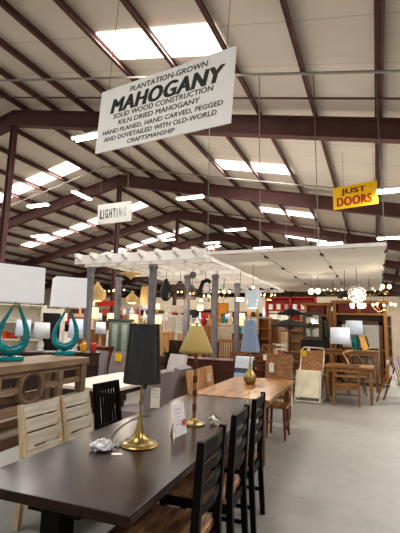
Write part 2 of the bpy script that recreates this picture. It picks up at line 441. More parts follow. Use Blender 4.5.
for px, py, rz, dz, lab in LL:
    P = roof_hit(px, py, -.45)
    ld = bpy.data.lights.new('fluorescent_glow', 'AREA'); ld.shape = 'RECTANGLE'; ld.size = 1.15; ld.size_y = .2; ld.energy = 90; ld.color = (1, .97, .92)
    lo = bpy.data.objects.new('fluorescent_glow', ld); COL.objects.link(lo); lo.location = (P.x, P.y, P.z-.035); lo.rotation_euler = (0, 0, math.radians(rz))
    if fl is None: fl = fluo(); fl.location = P; fl.rotation_euler = (0, 0, math.radians(rz)); fl['label'] = lab; fl['group'] = 'twin tube ceiling lights'
    else: dup(fl, P, rz, lab)

# ------------------------------------------------------------------ hanging signs
M_SIGNW = mat('sign_board_white', '#eae8e4', .6, 0, .04, 3)
M_SIGNY = mat('sign_board_yellow', '#f4c417', .55, 0, .06, 3)
M_INK = mat('dark_sign_ink', '#4c4d48', .6); M_INK2 = mat('black_sign_ink', '#2f322e', .6); M_INK3 = mat('faded_sign_ink', '#7f958d', .6)
M_REDI = mat('red_sign_ink', '#b02a22', .6); M_MARI = mat('maroon_sign_ink', '#8a2a1d', .6)
def hung_sign(name, label, c, yaw, roll, w, h, m, lines, wires, up=2.5):
    t = T(name, label, 'sign', c); t.rotation_euler = (0, math.radians(-roll), math.radians(yaw))
    MB().box((0, 0, 0), (w, .02, h), .003).build('board', m, t)
    for txt, x, z, ww, hh, ink, bold, shear in lines:
        lettering(txt, ww, hh, ink, t, (x, -.0105, z), bold=bold, shear=shear)
    for x in wires: MB().tube([(x*w, 0, h/2-.03), (x*w, .0, h/2+up)], .005, 5).build('hanging_wire', M_WIRE, t)
    return t
W, H = 2.62, 1.1
hung_sign('hanging_sign', 'large white hanging sign board reading PLANTATION-GROWN MAHOGANY', (-2.92, 4.88, 4.9), -10.1, -3.6, W, H, M_SIGNW, [
    ('PLANTATION-GROWN', .12, .43, 1.5, .088, M_INK, .012, .12), ('MAHOGANY', .06, .215, 2.2, .25, M_INK2, .06, .2),
    ('SOLID WOOD CONSTRUCTION', .02, .03, 1.95, .082, M_INK, .012, .1), ('KILN DRIED MAHOGANY', -.02, -.095, 1.6, .08, M_INK, .012, .1),
    ('HAND PLANED, HAND CARVED, PEGGED', 0, -.23, 2.34, .085, M_INK, .01, .1), ('AND DOVETAILED WITH OLD-WORLD', -.02, -.345, 2.2, .075, M_INK, .01, .1),
    ('CRAFTSMANSHIP', -.1, -.46, .95, .07, M_INK, .01, .1)], (-.44, .44), 2.0)
hung_sign('hanging_sign', 'yellow hanging sign with red letters JUST DOORS', (-.42, 11.28, 5.26), -10.7, .5, 1.16, .64, M_SIGNY, [
    ('JUST', -.03, .14, .66, .2, M_MARI, .045, .0), ('DOORS', -.02, -.12, .92, .25, M_REDI, .05, .0)], (-.25, .44), 1.0)
lt = []
xs_ = [-.46, -.375, -.265, -.125, .005, .1, .215, .37]
for i, ch in enumerate('LIGHTING'):
    ink = mat('worn_ink_%d' % i, ['#1f221f', '#1f221f', '#262a27', '#2c312e', '#3f4946', '#55625f', '#74817e', '#8a9592'][i], .6)
    lt.append((ch, xs_[i], 0, .035 if ch == 'I' else .105, .3, ink, .05, .08))
hung_sign('hanging_sign', 'white hanging sign reading LIGHTING in worn dark letters', (-7.55, 10.22, 5.13), 6.7, 3.2, 1.2, .66, mat('dull_sign_board', '#b9b6b0', .7, 0, .06, 3), lt, (-.4, .4), 3.0)

# ------------------------------------------------------------------ white canopy and pergola
PZ = 3.04; PY0, PY1 = 7.25, 15.2
M_CAN = mat('canopy_cloth', '#ece8e2', .8, 0, .05, 1.5, emit=0)
t = T('hanging_canopy', 'wide flat white cloth canopy hung over the right half of the lighting area', 'canopy', (0, 0, 0))
xs = [-3.05, -1.97, -.9, .2]
for a, b in zip(xs, xs[1:]):
    m = MB(); n = 10
    for i in range(n):
        ya, yb = PY0+(PY1-PY0)*i/n, PY0+(PY1-PY0)*(i+1)/n
        sag = lambda y: PZ-.03*math.sin(PI*(y-PY0)/(PY1-PY0)*5)**2
        m._new([(a+.01, ya, sag(ya)), ((a+b)/2, ya, sag(ya)-.03), (b-.01, ya, sag(ya)), (a+.01, yb, sag(yb)), ((a+b)/2, yb, sag(yb)-.03), (b-.01, yb, sag(yb))],
               [(0, 1, 4, 3), (1, 2, 5, 4)])
    m.build('cloth_panel', M_CAN, t, smooth=True)
for y in (PY0, PY1): MB().bar((xs[0], y, PZ+.02), (xs[-1], y, PZ+.02), .05, .06).build('front_rail' if y == PY0 else 'back_rail', M_WHITE, t)
for x in xs[1:]: MB().bar((x, PY0, PZ+.02), (x, PY1, PZ+.02), .025, .04).build('seam_rail', mat('grey_rail', '#a39a8e', .6), t)
for x in xs[1:]:
    for q in range(4):
        y = PY0+.5+q*1.6
        MB().box((x, y, PZ-.02), (.06, .16, .04), .005).build('clip', M_BLACK, t)
for x in (xs[0], xs[1], xs[2], xs[3]-.02):
    for y in (PY0+.02, PY1-.1): MB().tube([(x, y, PZ+.03), (x-.04, y, zr(x, .5))], .009, 5).build('hanging_wire', M_WIRE, t)

PX0, PX1 = -6.25, -3.3
M_PERG = mat('pergola_white', '#ece8e2', .6, 0, .06, 3)
t = T('pergola', 'white slatted pergola on grey posts carrying hanging lamps', 'pergola', (0, 0, 0))
x = PX0
poly = [(0, .0), (.16, .0), (.24, .05), (.24, .13), (0, .13)]
while x <= PX1+.01:
    m = MB(); m.box((x, (PY0+PY1)/2, PZ+.07), (.06, PY1-PY0-.2, .12))
    m.prism([(-p[0]+PY0+.1, p[1]+PZ+.02) for p in poly], .07, Matrix(((0, 0, 1, x), (1, 0, 0, 0), (0, 1, 0, 0), (0, 0, 0, 1))))
    m.build('joist', M_PERG, t); x += .42
for y in (PY0+.45, 9.6, 11.6, PY1-.3): MB().box(((PX0+PX1)/2, y, PZ-.03), (PX1-PX0+.36, .08, .1)).build('cross_beam', M_PERG, t)
m = MB()
for i in range(26): m.box(((PX0+PX1)/2, PY0+.2+i*(PY1-PY0-.3)/25, PZ+.14), (PX1-PX0+.34, .17, .02))
m.build('slats', M_PERG, t)
MB().box(((PX0+PX1)/2, PY0+.05, PZ+.03), (PX1-PX0+.34, .03, .2)).build('fascia', M_PERG, t)
POSTS = [(152, 7.7), (89, 7.7), (118, 9.6), (187, 9.6), (215, 9.6), (237, 11.6)]
for px, Y in POSTS:
    X = xat(px, Y, 300); m = MB(); hgt = PZ-.08
    m.box((X, Y, hgt/2), (.13, .13, hgt), .008); m.box((X, Y, .08), (.17, .17, .16), .01); m.box((X, Y, hgt-.06), (.16, .16, .08), .01)
    m.build('post', M_GREYP, t)
POSTX = [(xat(px, Y, 300), Y) for px, Y in POSTS]

# ------------------------------------------------------------------ furniture builders
def leg(m, p, q, w, h, mt, t, w2=None, name='leg', bev=.004):
    return MB().bar(p, q, w, h, (0, 1, 0), bev, w2, w2).build(name, mt, t)
def table(name, label, loc, rz, w, l, h, top, base, tt=.04, lg=.07, inset=.06, apron=.09, cat='table', group=None, taper=None):
    t = T(name, label, cat, loc, rz, group)
    MB().box((0, 0, h-tt/2), (w, l, tt), .006).build('tabletop', top, t)
    for a in (-1, 1):
        for b in (-1, 1):
            x, y = a*(w/2-inset-lg/2), b*(l/2-inset-lg/2)
            leg(None, (x, y, h-tt), (x, y, 0), lg, lg, base, t, taper)
    if apron:
        m = MB(); z = h-tt-apron/2
        for a in (-1, 1):
            m.box((a*(w/2-inset-.02), 0, z), (.025, l-2*inset-lg, apron)); m.box((0, a*(l/2-inset-.02), z), (w-2*inset-lg, .025, apron))
        m.build('apron', base, t)
    return t
def chair(name, label, loc, rz, style='ladder', w=.45, d=.44, sh=.46, th=.95, frame=None, seat=None, back=None, lg=.042, rake=.09, arms=False, cat='chair', group=None, n=4):
    """a chair that faces +Y; back at -Y"""
    frame = frame or M_OAK; seat = seat or frame; back = back or frame
    t = T(name, label, cat, loc, rz, group)
    yb, yf, hw = -d/2, d/2, w/2-lg/2
    MB().box((0, .01, sh-.02), (w+.01, d, .04), .01).build('seat', seat, t)
    for s in (-1, 1):
        leg(None, (s*hw, yf-lg/2, sh-.04), (s*hw, yf-lg/2+.005, 0), lg, lg, frame, t, lg*.8)
    for s in (-1, 1):
        m = MB(); m.bar((s*hw, yb, sh+.02), (s*hw, yb-.03, 0), lg, lg, (0, 1, 0), .003, lg*.85, lg*.85)
        m.bar((s*hw, yb, sh-.02), (s*hw, yb-rake, th), lg, lg, (0, 1, 0), .003, lg*.85, lg*.85); m.build('leg', frame, t)
    m = MB(); za = sh-.075
    for s in (-1, 1): m.box((s*hw, 0, za), (.02, d-lg, .06))
    m.box((0, yf-.02, za), (w-lg, .02, .06)).box((0, yb, za), (w-lg, .02, .06)); m.build('apron', frame, t)
    m = MB()
    yz = lambda z: yb-rake*(z-sh)/(th-sh)
    if style == 'ladder':
        for i in range(n):
            z = th-.045-i*(th-sh-.12)/n; hh = .075 if i == 0 else .05
            m.bar((-hw, yz(z), z), (0, yz(z)-.02, z), .018, hh, bev=.003); m.bar((0, yz(z)-.02, z), (hw, yz(z), z), .018, hh, bev=.003)
    elif style == 'spindle':
        m.bar((-hw, yz(th-.04), th-.04), (hw, yz(th-.04), th-.04), .02, .08); m.bar((-hw, yz(sh+.1), sh+.1), (hw, yz(sh+.1), sh+.1), .02, .04)
        for i in range(n+2):
            xx = -hw+(i+1)*2*hw/(n+3); m.bar((xx, yz(sh+.1), sh+.1), (xx, yz(th-.05), th-.05), .022, .014)
    elif style == 'panel':
        m.bar((0, yz(sh+.1), sh+.1), (0, yz(th), th), w-lg, .02, (0, 1, 0), .005)
    elif style == 'boards':
        for i in range(n):
            z = th-.055-i*.112; m.bar((-hw+.005, yz(z)+.012, z), (hw-.005, yz(z)+.012, z), .02, .098)
    elif style == 'cross':
        m.bar((-hw, yz(th-.04), th-.04), (hw, yz(th-.04), th-.04), .02, .08)
        m.bar((-hw, yz(sh+.06), sh+.06), (hw, yz(th-.07), th-.07), .03, .016); m.bar((hw, yz(sh+.06), sh+.06), (-hw, yz(th-.07), th-.07), .03, .016)
    m.build('backrest', back, t)
    if arms:
        for s in (-1, 1):
            m = MB(); m.bar((s*hw, yz(sh+.22), sh+.22), (s*hw, yf-.03, sh+.2), .045, .03, bev=.005); m.bar((s*hw, yf-.06, sh), (s*hw, yf-.06, sh+.19), .03, .03)
            m.build('armrest', frame, t)
    else:
        m = MB(); m.bar((-hw, 0, .2), (hw, 0, .2), .02, .025)
        for s in (-1, 1): m.bar((s*hw, yb-.02, .2), (s*hw, yf-.02, .2), .02, .025)
        m.build('stretcher', frame, t)
    return t
def parsons(label, loc, rz, fab=M_GREYF, group=None, th=1.0):
    t = T('upholstered_chair', label, 'chair', loc, rz, group)
    MB().box((0, .02, .42), (.5, .5, .16), .03).build('seat', fab, t, smooth=True)
    m = MB(); n = 6
    for i in range(n):
        a0, a1 = i/n, (i+1)/n; f = lambda a: -.24-.1*a*a
        m.bar((0, f(a0), .4+(th-.4)*a0), (0, f(a1), .4+(th-.4)*a1), .48-.05*a0**3, .09, (0, 1, 0), 0, .48-.05*a1**3, .09)
    m.build('backrest', fab, t, smooth=True)
    for a in (-1, 1):
        for b in (-1, 1): leg(None, (a*.2, b*.2, .34), (a*.21, b*.22, 0), .045, .045, M_DARKW, t, .03)
    return t
def price_tag(t, x, y, z, rz=0, w=.06, h=.12, yel=False):
    m = MB(); m.box((0, 0, -h/2-.05), (w, .002, h)); o = m.build('price_tag', M_YEL if yel else M_TAG, t, (x, y, z))
    o.rotation_euler = (0, 0, math.radians(rz))
    MB().tube([(0, 0, .01), (0, 0, -.055)], .0015, 4).build('tag_string', M_TAG, o)
    m = MB()
    for i in range(3): m.box((-.008*(i % 2), -.0016, -h*.5-i*.022), (w*.5, .0006, .004))
    m.build('printed_lines', mat('pale_print', '#a8a196', .7), o)
    return o
def cabinet(name, label, loc, rz, w, d, h, body, cols=2, drawers=0, doors=True, top=None, knob=None, glass=None, legs=.1, cornice=0, cat='cabinet', group=None, door_m=None):
    """front faces +Y (local); drawers on top rows, doors below"""
    knob = knob or M_BLACK; top = top or body; door_m = door_m or body
    t = T(name, label, cat, loc, rz, group)
    MB().box((0, 0, (legs+h)/2-.01), (w, d, h-legs-.02), .004).build('carcass', body, t)
    MB().box((0, 0, h-.015), (w+.05+cornice, d+.04+cornice, .03+cornice*.5), .006).build('top', top, t)
    if legs:
        for a in (-1, 1):
            for b in (-1, 1): leg(None, (a*(w/2-.035), b*(d/2-.035), legs), (a*(w/2-.035), b*(d/2-.035), 0), .06, .06, body, t, .04)
    cw = (w-.06)/cols; z1 = h-.06; dh = min(.2, (h-legs-.1)/max(1, drawers)) if drawers else 0
    if not doors and drawers: dh = (h-legs-.1)/drawers
    for i in range(cols):
        xc = -w/2+.03+cw*(i+.5)
        for j in range(drawers):
            zc = z1-dh*(j+.5)
            o = MB().box((0, 0, 0), (cw-.02, .02, dh-.02), .004).build('drawer', door_m, t, (xc, d/2+.01, zc))
            MB().ball((0, .025, 0), .016, seg=8).build('knob', knob, o)
        if doors:
            zt = z1-dh*drawers; zb = legs+.03
            m = MB(); zz = zt-zb-.02
            if zz < .1: continue
            o = MB()
            fw = .05
            for s in (-1, 1):
                o.box((s*(cw/2-.01-fw/2), 0, 0), (fw, .024, zz)); o.box((0, 0, s*(zz/2-fw/2)), (cw-.02-2*fw, .024, fw))
            o = o.build('door', door_m, t, (xc, d/2+.012, (zt+zb)/2))
            MB().box((0, -.004, 0), (cw-.02-2*fw, .012, zz-2*fw)).build('door_panel', glass or door_m, o)
            MB().tube([((1 if i % 2 == 0 else -1)*(cw/2-.035), .03, -.05), ((1 if i % 2 == 0 else -1)*(cw/2-.035), .03, .05)], .007, 6).build('handle', knob, o)
    return t
def bookcase(name, label, loc, rz, w, d, h, mt, n=4, group=None, cat='bookcase'):
    t = T(name, label, cat, loc, rz, group)
    for s in (-1, 1): MB().box((s*(w/2-.015), 0, h/2), (.03, d, h)).build('side_panel', mt, t)
    for i in range(n+1): MB().box((0, 0, .05+(h-.07)*i/n), (w-.06, d, .03)).build('shelf', mt, t)
    MB().box((0, -d/2+.01, h/2), (w-.06, .015, h-.1)).build('back_panel', mt, t)
    return t
def lamp(name, label, loc, base, base_m, stem, shade, shade_m, stem_m=None, pleat=0, seg=32, group=None, cat='table lamp', finial=True, rz=0, bulb=True):
    """base: lathe profile; stem: (radius, z0, z1); shade: lathe profile"""
    t = T(name, label, cat, loc, rz, group)
    MB().lathe(base, 24).build('base', base_m, t, smooth=True)
    MB().tube([(0, 0, stem[1]), (0, 0, stem[2])], stem[0], 8).build('stem', stem_m or base_m, t, smooth=True)
    m = MB(); m.lathe(shade, seg, pleat=pleat, caps=False)
    o = m.build('lamp_shade', shade_m, t, smooth=not pleat)
    sm = o.modifiers.new('thick', 'SOLIDIFY'); sm.thickness = .003
    zt = max(z for r, z in shade); rt = [r for r, z in shade if z == zt][0]
    m = MB(); m.tube([(-rt, 0, zt-.012), (rt, 0, zt-.012)], .003, 5).tube([(0, -rt, zt-.012), (0, rt, zt-.012)], .003, 5); m.build('shade_spider', M_WIRE, t)
    if finial: MB().lathe([(.006, zt-.015), (.006, zt), (.014, zt+.012), (.008, zt+.03), (.001, zt+.035)], 10).build('finial', stem_m or base_m, t, smooth=True)
    return t
def box_shade(m, w0, d0, w1, d1, z0, z1, th=.004):
    a = [(-w0/2, -d0/2, z0), (w0/2, -d0/2, z0), (w0/2, d0/2, z0), (-w0/2, d0/2, z0)]
    b = [(-w1/2, -d1/2, z1), (w1/2, -d1/2, z1), (w1/2, d1/2, z1), (-w1/2, d1/2, z1)]
    m._new(a+b, [(0, 1, 5, 4), (1, 2, 6, 5), (2, 3, 7, 6), (3, 0, 4, 7)]); return m
def drum_lamp(label, loc, h=.62, shade_r=.17, shade_h=.26, body_m=None, shade_m=None, body_r=.07, group=None, shape='vase', cat='table lamp'):
    body_m = body_m or M_WHITE; shade_m = shade_m or M_LINENB
    zb = h-shade_h
    if shape == 'vase': prof = [(.065, 0), (.07, .02), (.045, .03), (body_r, zb*.4), (body_r*.8, zb*.65), (.02, zb*.85), (.02, zb*.9)]
    elif shape == 'column': prof = [(.08, 0), (.08, .025), (.03, .035), (.03, zb*.9)]
    else: prof = [(.06, 0), (body_r, zb*.25), (body_r, zb*.5), (.03, zb*.8), (.02, zb*.9)]
    return lamp('table_lamp', label, loc, prof, body_m, (.008, zb*.88, h-.01), [(shade_r, zb-.02), (shade_r*.88, h)], shade_m, M_BRASS, group=group, cat=cat)

# ------------------------------------------------------------------ dark dining table and what stands on it
DT = (-1.625, 3.19); DYAW = 3.5
def DP(u, v, z=.76):   # a point on the dark table, u across, v along
    a = math.radians(DYAW); return (DT[0]+u*math.cos(a)-v*math.sin(a), DT[1]+u*math.sin(a)+v*math.cos(a), z)
t = T('dining_table', 'long dark espresso dining table with the gold-based lamps on top', 'dining table', (DT[0], DT[1], 0), DYAW)
TL = 3.16; TW = .99
MB().box((0, 0, .735), (TW, TL, .05), .006).build('tabletop', M_ESPT, t)
for b in (-1, 1):
    MB().bar((0, b*(TL/2-.15), .708), (0, b*(TL/2-.15), .06), .12, .12, (0, 1, 0), .006).build('leg', M_ESP, t)
    m = MB(); m.bar((-.16, b*(TL/2-.15), .675), (.16, b*(TL/2-.15), .675), .09, .07, bev=.005); m.build('cross_bar', M_ESP, t)
    m = MB(); m.bar((-.26, b*(TL/2-.15), .03), (.26, b*(TL/2-.15), .03), .1, .06, bev=.005); m.build('foot', M_ESP, t)
m = MB(); m.box((0, 0, .655), (.07, TL-.38, .08)); m.build('stretcher', M_ESP, t)

# chairs along its right side
def dark_chair(label, Yc, Xc, w=.45):
    t = chair('dining_chair', label, (Xc-.24, Yc, 0), 90+DYAW+1.5, 'ladder', w, .48, .515, 1.03, M_ESP, M_RUST, M_ESP, .046, .03, n=4, group='dark ladder-back chairs on the right of the dark table')
    return t
dark_chair('dark slat-back chair with plank seat, nearest of three right of the dark table', 2.13, -.87)
dark_chair('dark slat-back chair with plank seat, middle of three right of the dark table', 2.82, -.93)
dark_chair('dark slat-back chair with plank seat, farthest of three right of the dark table', 3.48, -.98)

# whitewashed slat chairs and a dark spindle chair on the left side
for Xc, Yc, wc, lab in ((-2.4, 2.77, .47, 'whitewashed chair with wide slatted back, nearer of two left of the dark table'), (-2.42, 3.235, .43, 'whitewashed chair with wide slatted back, second along the dark table')):
    chair('slat_back_chair', lab, (Xc, Yc, 0), -90+3, 'boards', wc, .4, .45, .93, M_WASHZ, M_WASH, M_WASH, .05, .1, n=4, group='whitewashed chairs left of the dark table')
chair('spindle_chair', 'dark chair with upright spindles beside the whitewashed chairs', (-2.4, 3.69, 0), -90+1, 'spindle', .44, .42, .46, .99, M_ESP, M_ESP, M_ESP, .042, .08, n=5)

# lamp with the black pleated shade
M_BSH = wood('black_silk_sheen_streaks', '#0c0c0e', '#26272b', .2, 'z', 5, 9, bump=.5)  # paler vertical streaks in the colour stand in for reflections on the shade
p = onZ(139, 445, .76)
t = lamp('table_lamp', 'tall table lamp with black pleated shade and trumpet gold base', (p.x, p.y, .76),
     [(.13, 0), (.134, .006), (.128, .014), (.1, .022), (.075, .034), (.05, .058), (.034, .09), (.022, .135), (.013, .19), (.009, .24)], M_BRASS, (.0085, .2, .86),
     [(.136, .43), (.135, .45), (.124, .63), (.112, .85)], M_BSH, M_BRASS, .004, 48)
MB().lathe([(.001, .846), (.085, .846), (.105, .842)], 28, caps=False).build('shade_lining', M_TAG, t)
price_tag(t, .105, .02, .45, 20, .066, .14)
# its cord across the table
pts = [onZ(128, 436, .772), onZ(118, 447, .766), onZ(112, 437, .766), onZ(124, 424, .766), onZ(138, 417, .766), onZ(152, 415, .766)]
pts = [Vector((q.x, q.y, .765)) for q in pts]
fine = []
for i in range(len(pts)-1):
    p0, p1, p2, p3 = pts[max(0, i-1)], pts[i], pts[i+1], pts[min(len(pts)-1, i+2)]
    for j in range(6):
        s = j/6; fine.append(.5*((2*p1)+(p2-p0)*s+(2*p0-5*p1+4*p2-p3)*s*s+(3*p1-p0-3*p2+p3)*s**3))
tag(MB().tube(fine, .0035, 6).build('power_cord', M_CORD, smooth=True), 'thin black power cord curling on the dark table behind the gold lamp base', 'cord')
# crumpled plastic bag and the paper slip
def crumple(seed, r, sz):
    rnd = random.Random(seed); bm = bmesh.new(); bmesh.ops.create_icosphere(bm, subdivisions=3, radius=r)
    for v in bm.verts:
        n = v.co.normalized(); k = 1+.22*math.sin(9*n.x+3*n.z+seed)*math.sin(8*n.y-5*n.z)+.12*(rnd.random()-.5)
        v.co = n*r*k; v.co.z = max(v.co.z*sz, -r*.3)+r*.3
    return bm
m = MB(); m.bm.free(); m.bm = crumple(3, .075, .5)
p = onZ(102, 449, .76)
o = m.build('plastic_bag', mat('clear_plastic_film', '#bcbcc0', .12, 0, .35, 25, .3), None, (p.x, p.y, .761)); tag(o, 'small crumpled clear plastic bag lying on the dark table', 'plastic bag')
p = onZ(117, 454, .762)
o = MB().box((0, 0, 0), (.07, .04, .002)).build('paper_slip', M_TAG, None, (p.x, p.y, .762)); o.rotation_euler = (0, 0, .5)
tag(o, 'small white paper slip beside the plastic bag', 'paper slip')
# price card
p = onZ(181, 435, .762); t = T('price_card', 'upright white price card with a pink spot leaning by the yellow-shaded lamp', 'price card', (p.x, p.y, .765), 84)
M_CARD = mat('price_card_paper', '#e9e4e4', .5, 0, .03)
m = MB(); M1 = rx(math.radians(-10)); m.box((0, 0, .115), (.17, .002, .23), 0, M1); m.build('card', M_CARD, t)
m = MB(); m.box((0, 0, .09), (.03, .002, .19), 0, rx(math.radians(14))); o = m.build('card_strut', M_CARD, t, (0, .09, 0))
m = MB(); m.lathe([(.0001, -.0005), (.024, -.0005), (.024, .0005), (.0001, .0005)], 14, caps=False)
o = m.build('pink_spot', mat('pink_ink', '#dd3f63', .6), t, (.05, -.0013+.02*.17, .085)); o.rotation_euler = (PI/2-math.radians(10), 0, 0)
m = MB()
for i, (ww, hh) in enumerate(((.11, .012), (.08, .008), (.1, .006), (.06, .006))): m.box((-.01, -.0015, .19-i*.028), (ww, .0008, hh), 0, M1)
m.box((-.03, -.0015, .08), (.06, .0008, .012), 0, M1); m.build('printed_lines', mat('grey_print', '#cbc4c6', .6), t)

# lamp with the pleated yellow shade and bamboo stem
M_YSH = stripes('yellow_pleated_cloth', ['#aa945b', '#ae985f', '#ac965d', '#a89259'], scale=3.2, rough=.8, radial=True)
p = onZ(194, 424, .76)
t = lamp('table_lamp', 'table lamp with yellow pleated cone shade and bamboo stem on the dark table', (p.x, p.y, .76),
     [(.1, 0), (.1, .012), (.06, .02), (.03, .035), (.022, .05)], M_BRASS, (.016, .04, .7), [(.155, .61), (.146, .64), (.055, .85)], M_YSH, mat('bamboo', '#8a6a3c', .45, 0, .35, 9), 0, 44)
for z in (.14, .26, .38, .5): MB().lathe([(.017, z-.03), (.021, z-.02), (.021, z+.02), (.017, z+.03)], 12).build('bamboo_ring', M_WAL, t, smooth=True)
MB().lathe([(.03, .865), (.032, .88), (.02, .89), (.012, .905), (.004, .92)], 12).build('shade_cap', M_TAG, t, smooth=True)
# cluster of glass leaves at its foot
p = onZ(213, 423, .76); t = T('leaf_dish', 'small cluster of white and green glass leaves at the foot of the yellow-shaded lamp', 'ornament', (p.x, p.y, .76))
rnd = random.Random(5)
for i in range(9):
    a = i*2*PI/9+rnd.random()*.4; r = .01+.045*rnd.random()
    m = MB(); m.ball((0, 0, 0), .025, 1.25, .6, .25, 10)
    o = m.build('leaf', [M_WHITE, mat('green_glass', '#4f6b55', .15)][i % 3 == 0], t, (r*math.cos(a), r*math.sin(a), .03+.02*rnd.random()), smooth=True); o.rotation_euler = (rnd.random()*.6, rnd.random()*.6, a)

# ------------------------------------------------------------------ honey wood table and its chairs
table('dining_table', 'honey coloured plank dining table beyond the dark table', (-1.735, 5.86, 0), 2.5, 1.0, 2.1, .765, M_ACAC, M_ACACL, .04, .075, .07, .09, 'dining table')
M_BLU = stripes('blue_streaked_cloth', ['#6d84a3', '#b9c9de', '#46566e', '#93a9c6', '#2f3a4a', '#a6b8cf'], scale=5, rough=.7, radial=True, noise=.8)
p = onZ(250, 384, .765)
t = lamp('table_lamp', 'table lamp with tall blue-grey streaked shade and brass gourd base', (p.x, p.y, .765),
     [(.06, 0), (.085, .03), (.1, .08), (.09, .13), (.05, .18), (.022, .24), (.015, .32)], M_BRASS, (.009, .3, .9), [(.15, .48), (.146, .52), (.105, .78), (.075, .96)], M_BLU, M_BRASS, .02, 48)
for Yc, xx, lab in ((5.55, -2.22, 'light oak chair with solid panel back, nearer one left of the honey table'), (6.15, -2.26, 'light oak chair with solid panel back, second one left of the honey table')):
    t = chair('panel_back_chair', lab, (xx, Yc, 0), -88, 'panel', .46, .42, .46, .97, M_LIGHTW, M_LIGHTW, wood('light_oak_panel', '#b07c4c', '#d8aa78', .45, 'z'), .04, .08, group='light panel-back chairs')
    price_tag(t, .1, -.2, .93, 150, .07, .13)
t = chair('draped_chair', 'dark chair beyond the honey table with folded cloth over its back', (xat(239, 7.6), 7.6, 0), 175, 'ladder', .46, .42, .46, .98, M_DARKW, M_DARKW, M_DARKW, n=3)
m = MB()
pr = [(-.3, .52), (-.325, .75), (-.365, 1.0), (-.33, 1.03), (-.262, 1.01), (-.235, .98), (-.2, .75), (-.16, .56)]
for (y0, z0), (y1, z1) in zip(pr, pr[1:]): m._new([(-.2, y0, z0), (.17, y0, z0), (.17, y1, z1), (-.2, y1, z1)], [(0, 1, 2, 3)])
o = m.build('folded_throw', stripes('blue_white_cloth', ['#dfe5ee', '#dfe5ee', '#a9bcd4', '#5d5c66', '#dfe5ee'], axis='z', scale=2.2, rough=.9), None, (xat(239, 7.6), 7.6, 0)); o.rotation_euler = (0, 0, math.radians(175))
o.modifiers.new('thick', 'SOLIDIFY').thickness = .012
tag(o, 'white and blue folded throw hanging over a dark chair back', 'throw blanket')
# high wicker chair at its far end
t = T('wicker_chair', 'high-backed brown wicker chair at the far end of the honey table', 'chair', (xat(275, 7.35), 7.4, 0), 180)
MB().box((0, 0, .44), (.5, .48, .08), .015).build('seat', M_WICK, t)
m = MB()
for i in range(6):
    a0, a1 = i/6, (i+1)/6; f = lambda a: -.22-.1*a
    m.bar((0, f(a0), .46+.68*a0), (0, f(a1), .46+.68*a1), .5, .05, (0, 1, 0), 0, .5-.02*(i == 5), .05)
m.build('backrest', M_WICK, t)
for a in (-1, 1):
    for b in (-1, 1): leg(None, (a*.21, b*.2, .4), (a*.21, b*.21, 0), .05, .05, M_WAL, t, .035)
price_tag(t, .13, -.22, 1.02, 180, .09, .17); price_tag(t, .2, .0, 1.18, 180, .06, .1)
# backless stool tucked in at the right
t = T('wooden_stool', 'plain brown wooden stool tucked under the right edge of the honey table', 'stool', (-1.42, 6.3, 0), 2.5)
MB().box((0, 0, .46), (.34, .42, .035), .01).build('seat', M_ACAC, t)
for a in (-1, 1):
    for b in (-1, 1): leg(None, (a*.12, b*.16, .445), (a*.14, b*.18, 0), .04, .04, M_ACACL, t, .032)
m = MB()
for a in (-1, 1): m.bar((a*.13, -.17, .2), (a*.13, .17, .2), .02, .025)
m.build('stretcher', M_ACACL, t)

# ------------------------------------------------------------------ left: fretwork console with the two turquoise lamps
t = T('console_table', 'tall weathered wood console table with round fretwork carrying two turquoise lamps', 'console table', (-3.28, 2.95, 0), 5)
CH, CLn, CD = 1.22, 1.72, .6
MB().box((0, 0, CH-.035), (CD, CLn, .07), .006).build('tabletop', M_DRIFT, t)
MB().box((CD/2-.06, 0, CH-.095), (.03, CLn-.1, .05)).build('apron', M_DRIFT, t)
for a in (-1, 1):
    for b in (-1, 1): leg(None, (a*(CD/2-.06), b*(CLn/2-.06), CH-.07), (a*(CD/2-.06), b*(CLn/2-.06), 0), .085, .085, wood('driftwood_leg', '#75604d', '#9a8068', .6, 'z'), t)
m = MB(); xf = CD/2-.06
for z in (.8, .55): m.box((xf, 0, z), (.05, CLn-.2, .08)).box((-xf, 0, z), (.05, CLn-.2, .08))
m.build('rail', M_DRIFT, t)
for y in (-.42, .42):
    for x in (xf, -xf): MB().box((x, y, .975), (.05, .07, .27)).build('upright', M_DRIFT, t)
m = MB(); m.tube([(xf, .155*math.cos(2*PI*i/32), .985+.145*math.sin(2*PI*i/32)) for i in range(32)], .032, 8, closed=True)
m.build('fretwork_ring', wood('dark_driftwood', '#66533f', '#8b735a', .6, 'z'), t, smooth=True)
for s_ in (-1, 1): MB().bar((xf, s_*.17, .985), (xf, s_*(CLn/2-.09), .985), .04, .055).build('middle_rail', M_DRIFT, t)
MB().box((0, 0, .5), (CD-.12, CLn-.2, .03)).build('lower_shelf', M_DRIFT, t)
M_LINENW = mat('white_linen_faint_glow', '#f1f1f4', .9, 0, .015, 40, emit=.06)  # shades are unlit; a faint glow is added to brighten the linen
